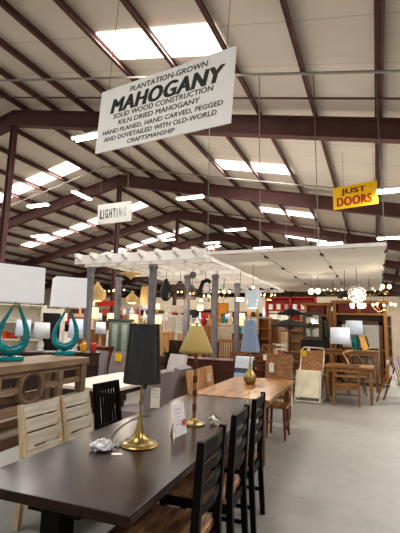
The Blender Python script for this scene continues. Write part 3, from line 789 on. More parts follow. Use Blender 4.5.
def horseshoe_lamp(label, px, py, rz, ww, sh):
    p = onZ(px, py, CH); t = T('table_lamp', label, 'table lamp', (p.x, p.y, CH+.003), rz, 'turquoise horseshoe lamps on the console')
    MB().box((0, 0, .022), (.22, .15, .044), .012).build('foot', M_TEAL, t, smooth=True)
    pts = []; rr = []
    for i in range(-14, 15):
        q = abs(i)/14; hgt = q**1.25 if q > 0 else 0
        top = 1.0 if i > 0 else .92
        x = (1 if i > 0 else -1)*(.125*math.sin(PI*min(1, q*.93)**.72)+.006)
        pts.append((x, 0, .092+.46*top*hgt)); rr.append(.052-.04*q**.8)
    m = MB(); m.tube(pts, rr, 10); m.build('horseshoe_body', M_TEAL, t, smooth=True)
    MB().tube([(0, 0, .52), (0, 0, .93)], .008, 6).build('stem', M_BRASS, t)
    m = MB(); m.bar((-.03, 0, .53), (.03, 0, .53), .03, .03); m.build('saddle', M_BRASS, t)
    m = MB(); box_shade(m, ww, sh, ww*.95, sh*.95, .57, .93); o = m.build('lamp_shade', M_LINENW, t); o.modifiers.new('thick', 'SOLIDIFY').thickness = .004
    m = MB(); m.bar((-ww/2+.01, 0, .925), (ww/2-.01, 0, .925), .005, .005).bar((0, -sh/2+.01, .925), (0, sh/2-.01, .925), .005, .005); m.build('shade_spider', M_WIRE, t)
    return t
horseshoe_lamp('turquoise horseshoe lamp with boxy white shade, nearer one cut by the left border', 10, 361, 62, .47, .27)
horseshoe_lamp('turquoise horseshoe lamp with boxy white shade, farther one at the console end', 64, 355, 52, .38, .32)

# ------------------------------------------------------------------ white table with grey upholstered chairs
table('dining_table', 'cream topped dining table behind the dark table with grey chairs around it', (-3.72, 5.35, 0), 2, 1.0, 1.75, .76, mat('cream_stone_top', '#e2d6c6', .35, 0, .06, 3), M_DARKW, .045, .09, .08, .08, 'dining table')
parsons('grey upholstered chair at the near right corner of the cream table', (-2.98, 4.85, 0), 90)
parsons('grey upholstered chair at the right side of the cream table, farther one', (-2.98, 5.5, 0), 90)
parsons('grey upholstered chair at the far end of the cream table, without a tag', (xat(92, 7.3), 7.3, 0), 175)
t = parsons('grey upholstered chair with a yellow tag at the far end of the cream table', (xat(117, 7.35), 7.3, 0), 185)
price_tag(t, .0, -.2, 1.03, 0, .17, .17, True)
# ------------------------------------------------------------------ right: small wooden table, its chairs, lounger, stools
table('wooden_table', 'small square brown wooden table with a white-shaded desk lamp on it', (-.62, 10.36, 0), 0, 1.06, .95, .8, M_OAKX, M_OAK, .04, .065, .03, .09, 'table')
chair('wooden_chair', 'brown wooden chair with its broad slatted back to the aisle, at the small table', (-.66, 9.76, 0), 3, 'ladder', .56, .46, .44, .9, M_OAK, M_OAKX, M_OAKX, .05, .07, n=3)
def bow_chair(label, loc, rz, mt, th=1.0):
    t = T('bow_back_armchair', label, 'armchair', loc, rz)
    MB().lathe([(.2, .42), (.25, .43), (.26, .45), (.24, .47), (.02, .46)], 20, sy=.9).build('seat', mt, t, smooth=True)
    for a in (-1, 1):
        for b in (-1, 1): MB().tube([(a*.15, b*.14, .43), (a*.18, b*.17, .22), (a*.21, b*.2, 0)], [.016, .022, .014], 8).build('leg', mt, t, smooth=True)
    bow = [(.25*math.cos(a), -.16-.1*math.sin(a)*.9, .47+(th-.47)*math.sin(a)) for a in [PI*i/14 for i in range(15)]]
    MB().tube(bow, .017, 8).build('back_bow', mt, t, smooth=True)
    m = MB()
    for i in range(7):
        a = PI*(i+1.5)/9.2; x = .24*math.cos(a)
        m.tube([(x*.75, -.16, .46), (x, -.16-.09*math.sin(a), .47+(th-.47)*math.sin(a))], .008, 6)
    m.build('spindles', mt, t)
    arm = [(.3*math.cos(a), .05-.3*math.sin(a), .68) for a in [PI*i/12 for i in range(13)]]
    arm = [(.29, .16, .67)] + arm + [(-.29, .16, .67)]
    MB().tube(arm, .018, 8).build('arm_rail', mt, t, smooth=True)
    for s in (-1, 1): MB().tube([(s*.22, .08, .46), (s*.285, .1, .67)], .012, 6).build('arm_post', mt, t)
    return t
bow_chair('round-backed wooden armchair behind the left of the small table', (-1.3, 11.25, 0), 170, M_OAK, 1.0)
bow_chair('round-backed wooden armchair behind the right of the small table', (-.52, 11.35, 0), 190, M_OAK, .98)
# desk lamp on the small table
p = Vector((-.7, 10.15, .8)); t = T('desk_lamp', 'desk lamp with boxy white shade and slanted wooden arm on the small table', 'table lamp', p, 15)
MB().box((0, 0, .0125), (.2, .2, .025), .006).build('base', M_OAK, t)
MB().tube([(.02, 0, .02), (.0, 0, .3), (-.1, 0, .52)], .013, 8).build('stem', M_DARKW, t)
m = MB(); m.bar((.1, 0, .03), (-.05, 0, .3), .03, .03).bar((-.05, 0, .3), (.18, 0, .36), .03, .03); m.build('wooden_arm', M_LIGHTW, t)
m = MB(); m.lathe([(.23, .5), (.215, .88)], 28, c=(-.1, 0, 0), caps=False); o = m.build('lamp_shade', M_LINENB, t, smooth=True); o.modifiers.new('thick', 'SOLIDIFY').thickness = .004
MB().tube([(-.315, 0, .86), (.115, 0, .86)], .003, 5).tube([(-.1, 0, .5), (-.1, 0, .86)], .008, 6).build('shade_spider', M_WIRE, t)

# lounge chair
t = T('lounge_chair', 'white-framed folding lounge chair with tan woven back and cream front panel', 'lounge chair', (-1.46, 9.95, 0), 180)
MW = mat('white_tube_frame', '#d9d4c6', .4)
for s in (-1, 1):
    m = MB(); m.tube([(s*.27, .52, .02), (s*.27, .55, .1), (s*.27, .3, .66), (s*.27, -.3, .66)], .017, 8)
    m.tube([(s*.27, -.1, .6), (s*.27, -.42, 1.1)], .017, 8).tube([(s*.27, .52, .02), (s*.27, -.4, .02)], .017, 8).tube([(s*.27, -.4, .02), (s*.27, .0, .62)], .015, 8)
    m.build('side_frame', MW, t, smooth=True)
MB().tube([(-.27, -.42, 1.1), (-.22, -.45, 1.17), (.22, -.45, 1.17), (.27, -.42, 1.1)], .017, 8).build('top_rail', MW, t, smooth=True)
m = MB(); m.bar((0, -.12, .63), (0, -.42, 1.1), .5, .02, (0, 1, 0)); m.build('backrest', M_WICK, t)
m = MB(); m.bar((0, -.12, .64), (0, .3, .68), .5, .025).bar((0, .3, .68), (0, .55, .12), .5, .025); m.build('cream_panel', mat('cream_sling', '#e0d8c2', .8), t)
MB().tube([(-.27, .53, .03), (.27, .53, .03)], .017, 8).build('front_rail', MW, t)
price_tag(t, .1, -.4, 1.2, 180, .07, .16); price_tag(t, -.17, -.4, 1.12, 180, .07, .14)
o = MB().box((.22, -.33, 1.02), (.16, .03, .15), .01).build('yellow_cloth', mat('yellow_cloth', '#d9b63c', .9), t)
# striped folding stools
M_STR = stripes('striped_sling', ['#b54a3c', '#e6ddd0', '#3f557d', '#d8cfc2', '#8f3c3c', '#4a6a94'], axis='x', scale=7, rough=.9)
def stool(label, loc, rz):
    t = T('folding_stool', label, 'folding stool', loc, rz, 'striped folding stools')
    for s in (-1, 1):
        MB().bar((s*.21, .3, 0), (s*.21, -.06, .98), .03, .03).build('leg', M_OAK, t); MB().bar((s*.18, -.3, 0), (s*.18, .06, .98), .03, .03).build('leg', M_WHITE, t)
    m = MB(); m.bar((-.22, -.05, .97), (.22, -.05, .97), .03, .03).bar((-.2, .05, .97), (.2, .05, .97), .03, .03).bar((-.21, .17, .36), (.21, .17, .36), .022, .022).bar((-.18, -.17, .44), (.18, -.17, .44), .022, .022)
    m.build('crossbar', M_OAK, t)
    m = MB()
    pr = [(-.07, .99), (-.17, .6), (-.235, .3)]
    for (y0, z0), (y1, z1) in zip(pr, pr[1:]): m.bar((0, y0, z0), (0, y1, z1), .32, .012, (0, 1, 0))
    m.build('striped_sling', M_STR, t)
    return t
stool('striped folding stool standing nearest the aisle right of the small table', (.3, 10.6, 0), 68)
stool('striped folding stool behind another one beside the small table', (.34, 11.4, 0), 68)

# counter table behind with second lamp, yellow easel card
table('counter_table', 'tall brown counter table with a turquoise-based lamp behind the small table', (-.75, 12.3, 0), 0, 1.6, .6, 1.08, M_OAKX, M_OAK, .04, .08, .03, .1, 'table')
drum_lamp('lamp with turquoise base and white drum shade on the tall counter table', (xat(354, 12.3), 12.3, 1.08), .82, .25, .36, M_TEAL, M_LINENB, .085)
t = T('display_card', 'yellow wooden display card leaning on the tall counter table', 'display card', (xat(365, 12.1), 12.12, 1.1), 10)
m = MB(); m.box((0, 0, .19), (.15, .015, .38), .003, rx(math.radians(-14)) @ ry(math.radians(-12))); m.build('card', mat('yellow_pine', '#dcae55', .6), t)
m = MB(); m.bar((0, .2, .005), (0, .08, .3), .03, .012); m.build('prop', M_OAK, t)

# pine hutches
def hutch(name, label, px, Y, w, h, mt, red=True, shelves=2):
    t = T(name, label, 'display hutch', (xat(px, Y), Y, 0), 180)
    for s in (-1, 1):
        MB().box((s*(w/2-.05), 0, h/2), (.1, .5, h), .006).build('side_post', mt, t)
    MB().box((0, 0, h-.05), (w+.12, .58, .1), .012).build('crown', mt, t)
    MB().box((0, 0, h-.42), (w-.2, .5, .07)).build('shelf', mt, t)
    for i in range(shelves): MB().box((0, 0, .5+i*.55), (w-.2, .5, .05)).build('shelf', mt, t)
    MB().box((0, -.24, h/2), (w-.2, .02, h-.1)).build('back_panel', M_WAL, t)
    n = 2 if w > 1.2 else 1
    for i in range(n):
        x = (i-(n-1)/2)*(w-.2)/n
        MB().box((x, .2, h-.24), ((w-.2)/n-.1, .03, .26), .004).build('red_panel', mat('dark_red_panel', '#7d2a24', .5), t)
    if n == 2: MB().box((0, .2, h-.24), (.09, .06, .3)).build('divider', mt, t)
    return t
hutch('pine_hutch', 'large orange pine hutch with two dark red panels under its crown', 360, 13.6, 1.55, 2.55, M_ORNG)
hutch('pine_hutch', 'narrow orange pine hutch left of the large one with red panels', 318, 13.9, .8, 2.5, M_ORNG)
t = T('floor_mirror', 'large brown framed mirror leaning inside the pine hutch', 'mirror', (xat(360, 13.2), 13.25, 0), 180)
m = MB(); hw, hh = .62, 1.9
for s in (-1, 1): m.box((s*(hw-.05), 0, hh/2), (.1, .05, hh))
m.box((0, 0, hh-.05), (2*hw, .05, .1)).box((0, 0, .05), (2*hw, .05, .1)); m.build('frame', M_WAL, t)
MB().box((0, -.005, hh/2), (2*hw-.2, .02, hh-.2)).build('mirror_pane', M_MIRROR, t)
# black chest carrying framed mirror and dark figure
cabinet('black_chest', 'tall black chest of drawers below the grey framed mirror', (xat(315, 12.95), 12.95, 0), 180, .8, .42, 1.3, M_BLACK, 1, 4, False, cat='chest of drawers', knob=M_BRASS)
t = T('framed_mirror', 'grey wood framed mirror standing on the black chest', 'mirror', (xat(312.5, 12.95), 12.95, 1.303), 180)
m = MB(); hw, hh = .29, .86
for s in (-1, 1): m.box((s*(hw-.05), 0, hh/2), (.1, .04, hh))
m.box((0, 0, hh-.05), (2*hw-.2, .04, .1)).box((0, 0, .05), (2*hw-.2, .04, .1)); m.build('frame', mat('grey_frame', '#5f554c', .6), t)
MB().box((0, 0, hh/2), (2*hw-.2, .02, hh-.2)).build('mirror_pane', M_MIRROR, t)
tag(MB().lathe([(.07, 0), (.09, .06), (.1, .2), (.06, .34), (.045, .42), (.06, .5), (.05, .58), (.03, .64), (.001, .66)], 18).build('tall_vase', mat('dark_green_glaze', '#24332f', .2), None, (xat(326, 12.95), 12.95, 1.303), smooth=True), 'tall dark green figure-shaped vase on the black chest', 'vase')
# parasols
def parasol(label, px, Y, zt, r, skew=0):
    t = T('parasol', label, 'parasol', (xat(px, Y), Y, 0))
    MB().lathe([(.2, 0), (.22, .03), (.05, .06), (.03, .12)], 20).build('base', M_BLACK, t, smooth=True)
    MB().tube([(0, 0, .05), (0, 0, zt+.08)], .02, 8).build('pole', M_WAL, t)
    m = MB(); m.lathe([(r, zt-.16), (r*.98, zt-.13), (r*.55, zt-.04), (.03, zt+.03)], 16, caps=False); o = m.build('parasol_canopy', mat('black_canvas', '#20262b', .8), t); o.modifiers.new('thick', 'SOLIDIFY').thickness = .01
    m = MB()
    for i in range(8):
        a = 2*PI*i/8; m.tube([(0, 0, zt-.25), (r*.6*math.cos(a), r*.6*math.sin(a), zt-.07)], .008, 5)
    m.build('ribs', M_WAL, t)
    return t
parasol('black parasol with wide canopy, lower and nearer of two', 289, 10.9, 1.84, .5)
parasol('black parasol rising behind the lower one', 290.5, 12.1, 2.2, .42)
# white garden pieces in front of the parasols
table('side_table', 'small white painted side table below the parasols', (xat(281, 9.2), 9.3, 0), 10, .5, .4, .95, M_WHITE, M_WHITE, .03, .04, .02, .06, 'side table')
chair('cross_back_chair', 'white painted cross-back chair behind the wicker chair', (xat(277, 8.6), 8.6, 0), 170, 'cross', .46, .42, .46, .98, M_WHITE, M_WHITE, M_WHITE, .04, .08)
for i, (px, Y, lab) in enumerate(((287, 10.0, 'dark ladder-back chair just left of the white lounge chair'), (305, 11.7, 'dark ladder-back chair behind the white lounge chair'))):
    chair('ladder_back_chair', lab, (xat(px, Y), Y, 0), (170, 160, 200)[i], 'ladder', .46, .42, .46, 1.05, M_WAL, M_WAL, M_WAL, .042, .08, n=4)
tag(MB().tube([(0, 0, 0), (0, 0, .02)], .09, 14).tube([(0, 0, .02), (0, 0, .12)], [.05, .07], 12).build('red_candle_bowl', M_RED, None, (xat(281, 9.25), 9.28, .951)), 'small red bowl on the white side table', 'bowl')
tag(MB().tube([(0, 0, 0), (0, 0, .18)], [.05, .03], 12).build('vase', M_LIGHTW, None, (xat(275, 9.25), 9.36, .951)), 'small wooden vase on the white side table', 'vase')

# ------------------------------------------------------------------ middle: buffet, benches, divider, green cabinet
cabinet('buffet', 'long low reddish mahogany buffet behind the yellow lamp', (xat(200, 8.6), 8.6, 0), 180, 2.1, .5, .9, wood('dark_mahogany', '#43200f', '#65341e', .38, 'x'), 4, 1, True, cat='sideboard', knob=M_BRASS)
bow_chair('dark bow-back armchair behind the mahogany buffet', (xat(209, 11.0), 11.0, 0), 180, M_MAHOG, 1.2)
t = T('spindle_bench', 'long reddish wooden bench with a spindle back', 'bench', (xat(233, 12.9), 12.9, 0), 180)
MB().box((0, 0, .45), (1.3, .48, .04), .01).build('seat', M_MAHOG, t)
m = MB(); m.bar((-.63, -.24, 1.15), (.63, -.24, 1.15), .04, .09).bar((-.63, -.22, .6), (.63, -.22, .6), .03, .05)
for i in range(15): m.bar((-.58+i*1.16/14, -.22, .6), (-.58+i*1.16/14, -.24, 1.12), .03, .02)
m.build('backrest', M_ORNG, t)
for a in (-1, 1):
    leg(None, (a*.6, .2, .43), (a*.6, .2, 0), .06, .06, M_MAHOG, t); leg(None, (a*.61, -.22, 1.1), (a*.6, -.24, 0), .06, .06, M_MAHOG, t)
    m = MB(); m.bar((a*.6, -.22, .72), (a*.6, .24, .7), .06, .04).bar((a*.6, .2, .45), (a*.6, .2, .7), .04, .04); m.build('armrest', M_MAHOG, t)
t = T('room_divider', 'white louvred room divider standing behind the black lamp', 'room divider', (xat(177, 13), 13, 0), 170)
m = MB()
for s in (-.6, -.02, .02, .6): m.box((s, 0, 1.0), (.05, .03, 2.0))
for s in (-.31, .31):
    for z in (.05, 1.0, 1.97): m.box((s, 0, z), (.56, .03, .07))
m.build('frame', M_WHITE, t)
m = MB()
for s in (-.31, .31):
    for i in range(26): m.box((s, 0, .1+i*.072), (.55, .03, .04), 0, None)
m.build('louvres', mat('louvre_white', '#dcd6d2', .6), t)
cabinet('green_cabinet', 'grey-green painted cabinet with two arched glass doors', (xat(121, 9), 9, 0), 208, .56, .42, 1.74, M_GREEN, 2, 0, True, mat('dark_green_top', '#3c4540', .5), M_BLACK, mat('pale_door_glass', '#93a69d', .2), .12, .05)
cabinet('dark_sideboard', 'dark sideboard with wooden boxes on top behind the yellow lamp', (xat(174, 10.6), 10.6, 0), 180, 1.0, .42, 1.2, M_DARKW, 2, 1, True, cat='sideboard', knob=M_BRASS)
for px, w, h, lab in ((169, .27, .24, 'square light brown wooden box on the dark sideboard, larger one'), (182, .2, .2, 'square light brown wooden box on the dark sideboard, smaller one')):
    t = T('wooden_box', lab, 'box', (xat(px, 10.6), 10.6, 1.203), 4)
    MB().box((0, 0, h/2-.02), (w, .2, h-.04), .004).build('body', M_LIGHTW, t); MB().box((0, 0, h-.02), (w+.02, .22, .04), .006).build('lid', M_LIGHTW, t)
parsons('white upholstered chair in front of the dark sideboard', (xat(168, 7.3), 7.3, 0), 160, mat('pale_upholstery', '#c8c0bd', .9, 0, .05, 20), th=1.02)
t = T('potted_plant', 'dark leafy potted plant behind the white upholstered chair', 'plant', (xat(170, 8.1), 8.0, 0))
MB().lathe([(.12, 0), (.16, .3), (.15, .32), (.02, .3)], 16).build('pot', M_BLACK, t, smooth=True)
MB().tube([(0, 0, .28), (0, 0, .9)], .012, 6).build('stem', M_DARKW, t)
m = MB(); rnd = random.Random(2)
for i in range(46):
    a = rnd.random()*2*PI; e = rnd.uniform(-.2, 1.2); L = rnd.uniform(.1, .24); z0 = rnd.uniform(.6, .95)
    d = Vector((math.cos(a)*math.cos(e), math.sin(a)*math.cos(e), math.sin(e))); s = Vector((-math.sin(a), math.cos(a), 0))*.035
    p0 = Vector((0, 0, z0)); p1 = p0+d*L*.6; p2 = p0+d*L; m._new([p0, p1+s, p2, p1-s], [(0, 1, 2, 3)])
m.build('foliage', mat('dark_leaf', '#26331f', .6), t)

# ------------------------------------------------------------------ left: shelves and lamps behind the console
cabinet('sideboard', 'long dark brown sideboard carrying white lamps behind the turquoise lamps', (xat(46, 5.7), 5.75, 0), 180+40, 1.9, .45, 1.08, M_DARKW, 4, 1, True, cat='sideboard', knob=M_BRASS)
def on_side(px, Y=5.75): return (xat(px, Y), Y, 1.082)
rs = Vector((xat(46, 5.7), 5.75, 1.083)); ad = math.radians(40)
def side(u, v=0): return (rs.x+u*math.cos(ad)-v*math.sin(ad), rs.y+u*math.sin(ad)+v*math.cos(ad), rs.z)
drum_lamp('white table lamp with drum shade, left one seen through the nearer turquoise lamp', side(-.42), .56, .135, .27, M_RED, M_LINENB, .06)
drum_lamp('white table lamp with broad drum shade between the two turquoise lamps', side(-.1), .52, .15, .27, M_WHITE, M_LINEN, .06)
drum_lamp('white table lamp with tall drum shade right of the farther turquoise lamp', side(.5), .6, .14, .33, M_WHITE, M_LINENB, .05)
for u, hx, lab in ((.66, '#e0a32c', 'small yellow jar on the dark brown sideboard'), (.84, '#b8372c', 'small red jar on the dark brown sideboard')):
    tag(MB().lathe([(.05, 0), (.065, .06), (.06, .14), (.03, .17), (.035, .2)], 14).build('jar', mat('jar_'+hx, hx, .3), None, side(u), smooth=True), lab, 'jar')
t = bookcase('bookcase', 'cream open bookcase at the left border behind the nearer turquoise lamp', (xat(6, 6.6), 6.6, 0), 180+42, 1.5, .35, 2.0, M_CREAM, 5)
def shelfpt(px, Y, z): return (xat(px, Y), Y, z)
for dx, hx, h, lab in ((-.05, '#c4562f', .16, 'orange box on the cream bookcase shelf'), (.14, '#b0452c', .13, 'rust red box on the cream bookcase shelf'), (.42, '#4a2f26', .3, 'dark brown book standing on the cream bookcase shelf')):
    q = Vector((xat(6, 6.6), 6.6, 1.627)); a = math.radians(42)
    tag(MB().box((0, 0, h/2), (.14 if h < .2 else .07, .15, h), .004).build('storage_box' if h < .2 else 'book', mat('case_'+hx, hx, .6), None, (q.x+dx*math.cos(a), q.y+dx*math.sin(a), 1.281 if False else .05+1.93*.6+.016)), lab, 'box' if h < .2 else 'book')
cabinet('media_cabinet', 'white media cabinet with a dark screen opening behind the white lamps', (xat(43, 8.4), 8.4, 0), 180+38, 1.1, .45, 1.98, M_WHITE, 1, 0, True, glass=M_SCREEN, knob=M_BRASS)
drum_lamp('small warm lit lamp with red neck above the white media cabinet', (xat(28, 7.7), 7.75, 1.35), .5, .12, .18, M_RED, M_WARM, .04)
cabinet('tall_chest', 'walnut tall chest under the small warm lamp', (xat(28, 7.7), 7.75, 0), 180+38, .6, .4, 1.347, M_WAL, 1, 5, False, cat='chest of drawers', knob=M_BRASS)
cabinet('lacquer_console', 'dark red console with a white lamp left of the green cabinet', (xat(94, 8.4), 8.4, 0), 180, 1.0, .4, 1.05, mat('dark_red_wood', '#5d2622', .4), 3, 1, False, cat='console table', legs=.75)
drum_lamp('white table lamp with tall wooden stem on the dark red console', (xat(101, 8.4), 8.4, 1.053), .6, .13, .27, M_LIGHTW, M_LINENB, .035)
drum_lamp('big cream table lamp glowing softly above the dark red console', (xat(91, 9.4), 9.4, 1.453), .62, .2, .3, M_CREAM, M_WARM, .07)
cabinet('oak_chest', 'oak chest of drawers under the big cream lamp', (xat(91, 9.4), 9.4, 0), 180, .8, .42, 1.45, M_OAK, 1, 5, False, cat='chest of drawers')
drum_lamp('small glowing cream lamp peeking out behind the black pleated shade', (xat(157, 9.3), 9.3, 1.453), .42, .12, .2, M_BRASS, M_WARM, .05)
cabinet('ash_chest', 'pale ash chest of drawers behind the black pleated shade', (xat(157, 9.3), 9.3, 0), 180, .55, .4, 1.45, M_LIGHTW, 1, 5, False, cat='chest of drawers')
# ------------------------------------------------------------------ hanging lamps
def pend(name, label, px, py, Y, m_shape, m, top=PZ-.06, cat='pendant lamp', bulb=None, smooth=True, group=None, capz=None):
    P = onY(px, py, Y); t = T(name, label, cat, P, 0, group)
    m_shape.build('shade', m, t, smooth=smooth)
    h = top-P.z
    MB().tube([(0, 0, capz or .1), (0, 0, h)], .006, 5).build('hanging_cord', M_CORD, t)
    if bulb: MB().ball((0, 0, bulb), .035, seg=10).build('bulb', M_BULB, t, smooth=True)
    return t
onion = lambda r: MB().lathe([(r*.45, -r*.78), (r*.85, -r*.55), (r, -.1*r), (r*.9, .3*r), (r*.5, .7*r), (r*.22, 1.05*r), (r*.18, 1.3*r)], 20, caps=False)
pend('pendant_lamp', 'round orange rattan pendant lamp right of the turquoise lamp shade', 97, 294, 8.1, onion(.23), M_RATT, bulb=-.02, capz=.2)
pend('pendant_lamp', 'round rattan pendant lamp glowing above the green cabinet', 132, 299, 8.6, onion(.16), M_RATT, bulb=0, capz=.15)
pend('pendant_lamp', 'flat disc pendant lamp with pointed glowing bottom under the pergola', 131, 274, 8.2, MB().lathe([(.01, -.14), (.06, -.09), (.13, -.02), (.27, 0), (.27, .015), (.03, .05)], 24), M_RATT, bulb=None, capz=.04)
pend('pendant_lamp', 'tall rattan cylinder pendant lamp just behind the pergola post', 147, 296, 9.2, MB().lathe([(.17, -.25), (.18, 0), (.15, .25)], 20, caps=False), M_RATT, bulb=0, capz=.2)
pend('pendant_lantern', 'black teardrop lantern hanging right of the pergola post', 166, 290, 9.0, MB().lathe([(.05, -.28), (.13, -.2), (.16, -.05), (.12, .12), (.04, .28)], 10), M_BLACK, smooth=False, capz=.25)
def cage(label, px, py, Y, r, h, m, n=10):
    P = onY(px, py, Y); t = T('cage_lantern', label, 'pendant lamp', P)
    mm = MB()
    for i in range(n):
        a = 2*PI*i/n; mm.tube([(r*.7*math.cos(a), r*.7*math.sin(a), -h/2), (r*math.cos(a), r*math.sin(a), -h*.1), (r*.6*math.cos(a), r*.6*math.sin(a), h*.28), (.02*math.cos(a), .02*math.sin(a), h/2)], .009, 5)
    for rr, z in ((r*.7, -h/2), (r, -h*.1), (r*.6, h*.28)): mm.tube([(rr*math.cos(2*PI*i/20), rr*math.sin(2*PI*i/20), z) for i in range(20)], .009, 5, True)
    mm.build('cage', m, t)
    MB().tube([(0, 0, h/2), (0, 0, PZ-.06-P.z)], .006, 5).build('hanging_cord', M_CORD, t)
    for s in (-1, 1): MB().ball((s*.05, 0, -h*.1), .03, seg=8).build('bulb', M_BULB, t)
    return t
cage('brown wire cage lantern with two lit bulbs right of the black lantern', 180, 290, 9.0, .17, .45, M_DARKW)
cage('pale wire cage lantern with lit bulbs right of the brown cage lantern', 192, 292, 9.3, .13, .36, M_WIRE)
pend('pendant_lamp', 'small grey metal ball pendant high under the pergola edge', 193, 275, 8.6, MB().ball((0, 0, 0), .085), mat('grey_metal', '#77726d', .5, .4), capz=.08)
P = onY(205, 292, 9.0); t = T('pipe_lamp', 'black curved pipe lamp hanging left of the middle post', 'pendant lamp', P)
MB().tube([(-.1, 0, -.15), (-.12, 0, .1), (-.06, 0, .25), (.06, 0, .29), (.13, 0, .24)], .05, 10).build('curved_pipe', M_BLACK, t, smooth=True)
MB().tube([(0, 0, .3), (0, 0, PZ-.06-P.z)], .006, 5).build('hanging_cord', M_CORD, t); MB().ball((-.1, 0, -.2), .045, seg=10).build('bulb', M_BULB, t)
def bulbs(label, px, py, Y, n, spread, top=PZ-.06, sz=.034, m=None):
    P = onY(px, py, Y); t = T('chandelier', label, 'chandelier', P)
    MB().tube([(0, 0, -.1), (0, 0, top-P.z)], .007, 5).build('stem', M_CORD, t)
    MB().ball((0, 0, -.1), .04, seg=10).build('hub', M_BRASS, t, smooth=True)
    for i in range(n):
        a = 2*PI*i/n+.3; x, y = spread*math.cos(a), spread*math.sin(a)
        o = MB().tube([(0, 0, -.08), (x*.5, y*.5, -.14), (x, y, -.03)], .008, 5).build('lamp_arm', M_BRASS, t)
        MB().ball((x, y, .03), sz, sz=1.2, seg=10).build('bulb', m or M_BULB, o, smooth=True)
    return t
bulbs('small brass chandelier with lit bulbs right of the middle grey post', 224, 293, 10.5, 4, .16)
bulbs('small brass chandelier with lit bulbs left of the middle grey post', 209, 297, 11, 4, .15)
P = onY(253, 300, 8.4); t = T('crystal_chandelier', 'bright white crystal drum chandelier above the blue streaked lamp', 'chandelier', P)
M_CRY = mat('lit_crystal', '#cfdde8', .15, 0, .35, 60, emit=.22)
for r0, r1, z0, z1 in ((.175, .165, .02, .2), (.155, .15, -.1, .03), (.12, .11, -.18, -.09)):
    m = MB(); m.lathe([(r1, z0), (r0, z1)], 40, pleat=.025, caps=False); m.build('crystal_tier', M_CRY, t)
MB().tube([(0, 0, .2), (0, 0, PZ-.06-P.z)], .006, 5).build('hanging_cord', M_WIRE, t)
m = MB()
for a in (0, PI/2): m.tube([(-.17*math.cos(a), -.17*math.sin(a), .2), (.17*math.cos(a), .17*math.sin(a), .2)], .006, 5)
m.build('top_frame', M_WIRE, t); MB().ball((0, 0, .27), .035, seg=10).build('bulb', M_BULB, t)
pend('lit_panel_lamp', 'small square warm lit lamp hanging right of the third post', 240, 299.5, 9.3, MB().box((0, 0, 0), (.17, .1, .09), .01), mat('warm_panel', '#ffe2ae', .5, 0, 0, emit=2.5), capz=.04, smooth=False)
pend('pendant_lamp', 'dark shallow dome pendant lamp left of the round white chandelier', 345, 295, 9.6, MB().lathe([(.17, -.07), (.15, 0), (.08, .06), (.02, .1)], 20, caps=False), M_BLACK, capz=.09, bulb=-.06)
P = onY(357, 294, 9.2); t = T('petal_chandelier', 'round white petal chandelier glowing in front of the pine hutch', 'chandelier', P)
MB().ball((0, 0, 0), .1).build('glowing_core', mat('glowing_white', '#fff3dc', .5, 0, 0, emit=1.2), t, smooth=True)
rnd = random.Random(4); m = MB()
for i in range(44):
    z = 1-2*(i+.5)/44; a = i*2.39996; r = math.sqrt(1-z*z); d = Vector((r*math.cos(a), r*math.sin(a), z)); s = d.cross(Vector((0, 0, 1))).normalized()*.045; u = d.cross(s).normalized()*.045
    q = d*.17; m._new([q-s-u*.5, q+s-u*.5, q+s*.8+u*.8+d*.02, q-s*.8+u*.8+d*.02], [(0, 1, 2, 3)])
m.build('petals', mat('white_petal', '#efece4', .4, emit=.12), t)
MB().tube([(0, 0, .15), (0, 0, PZ-.06-P.z)], .006, 5).build('hanging_cord', M_WIRE, t)
for i in range(5):
    a = 2*PI*i/5; MB().lathe([(.03, -.3), (.045, -.26), (.04, -.2)], 10, c=(.13*math.cos(a), .13*math.sin(a), 0)).build('glass_cup', mat('glowing_cup', '#fff0d0', .4, 0, 0, emit=1.1), t)
for px, py, lab in ((311, 291.5, 'left of two small white globe lamps under the canopy'), (318, 291, 'right of two small white globe lamps under the canopy')):
    pend('globe_lamp', lab, px, py, 10.5, MB().ball((0, 0, 0), .075), mat('glowing_globe', '#fff2d8', .4, 0, 0, emit=2.2), capz=.07, group='small white globe lamps')
bulbs('large chandelier with many round lit bulbs at the right end under the canopy', 384, 306, 9.9, 5, .24, PZ-.06, .03)
bulbs('upper cluster lamp with lit bulbs hanging at the canopy right corner', 386, 288, 9.5, 2, .07, PZ-.06, .045)
bulbs('silver branching chandelier with small bulbs right of the petal chandelier', 369, 291, 11.2, 8, .3, PZ-.06, .022, mat('dim_bulb', '#f3e7cf', .4, 0, 0, emit=1.2))
bulbs('silver branching chandelier with small bulbs left of the dark dome lamp', 333, 291, 11.6, 8, .26, PZ-.06, .022, mat('dim_bulb', '#f3e7cf'))
bulbs('small chandelier hanging far under the canopy left of the crystal drum', 268, 296, 12.5, 6, .22, PZ-.06, .026)
for px, py, Y, lab in ((119, 290, 11, 'row of tiny spotlights under the pergola, left group'), (109, 291, 12.4, 'row of tiny spotlights under the pergola, farther group')):
    P = onY(px, py, Y); t = T('spotlight_bar', lab, 'spotlight', P)
    MB().tube([(-.25, 0, .06), (.25, 0, .06)], .012, 6).build('bar', M_BLACK, t); MB().tube([(0, 0, .06), (0, 0, PZ-.06-P.z)], .006, 5).build('hanging_cord', M_CORD, t)
    for x in (-.2, .0, .2): MB().ball((x, 0, 0), .035, seg=8).build('bulb', M_BULB, t)
pend('box_pendant', 'wide white box pendant lamp hanging behind the brown cage lantern', 175, 309, 12.0, MB().box((0, 0, 0), (.62, .4, .22), .01), M_CREAM, capz=.1, smooth=False)

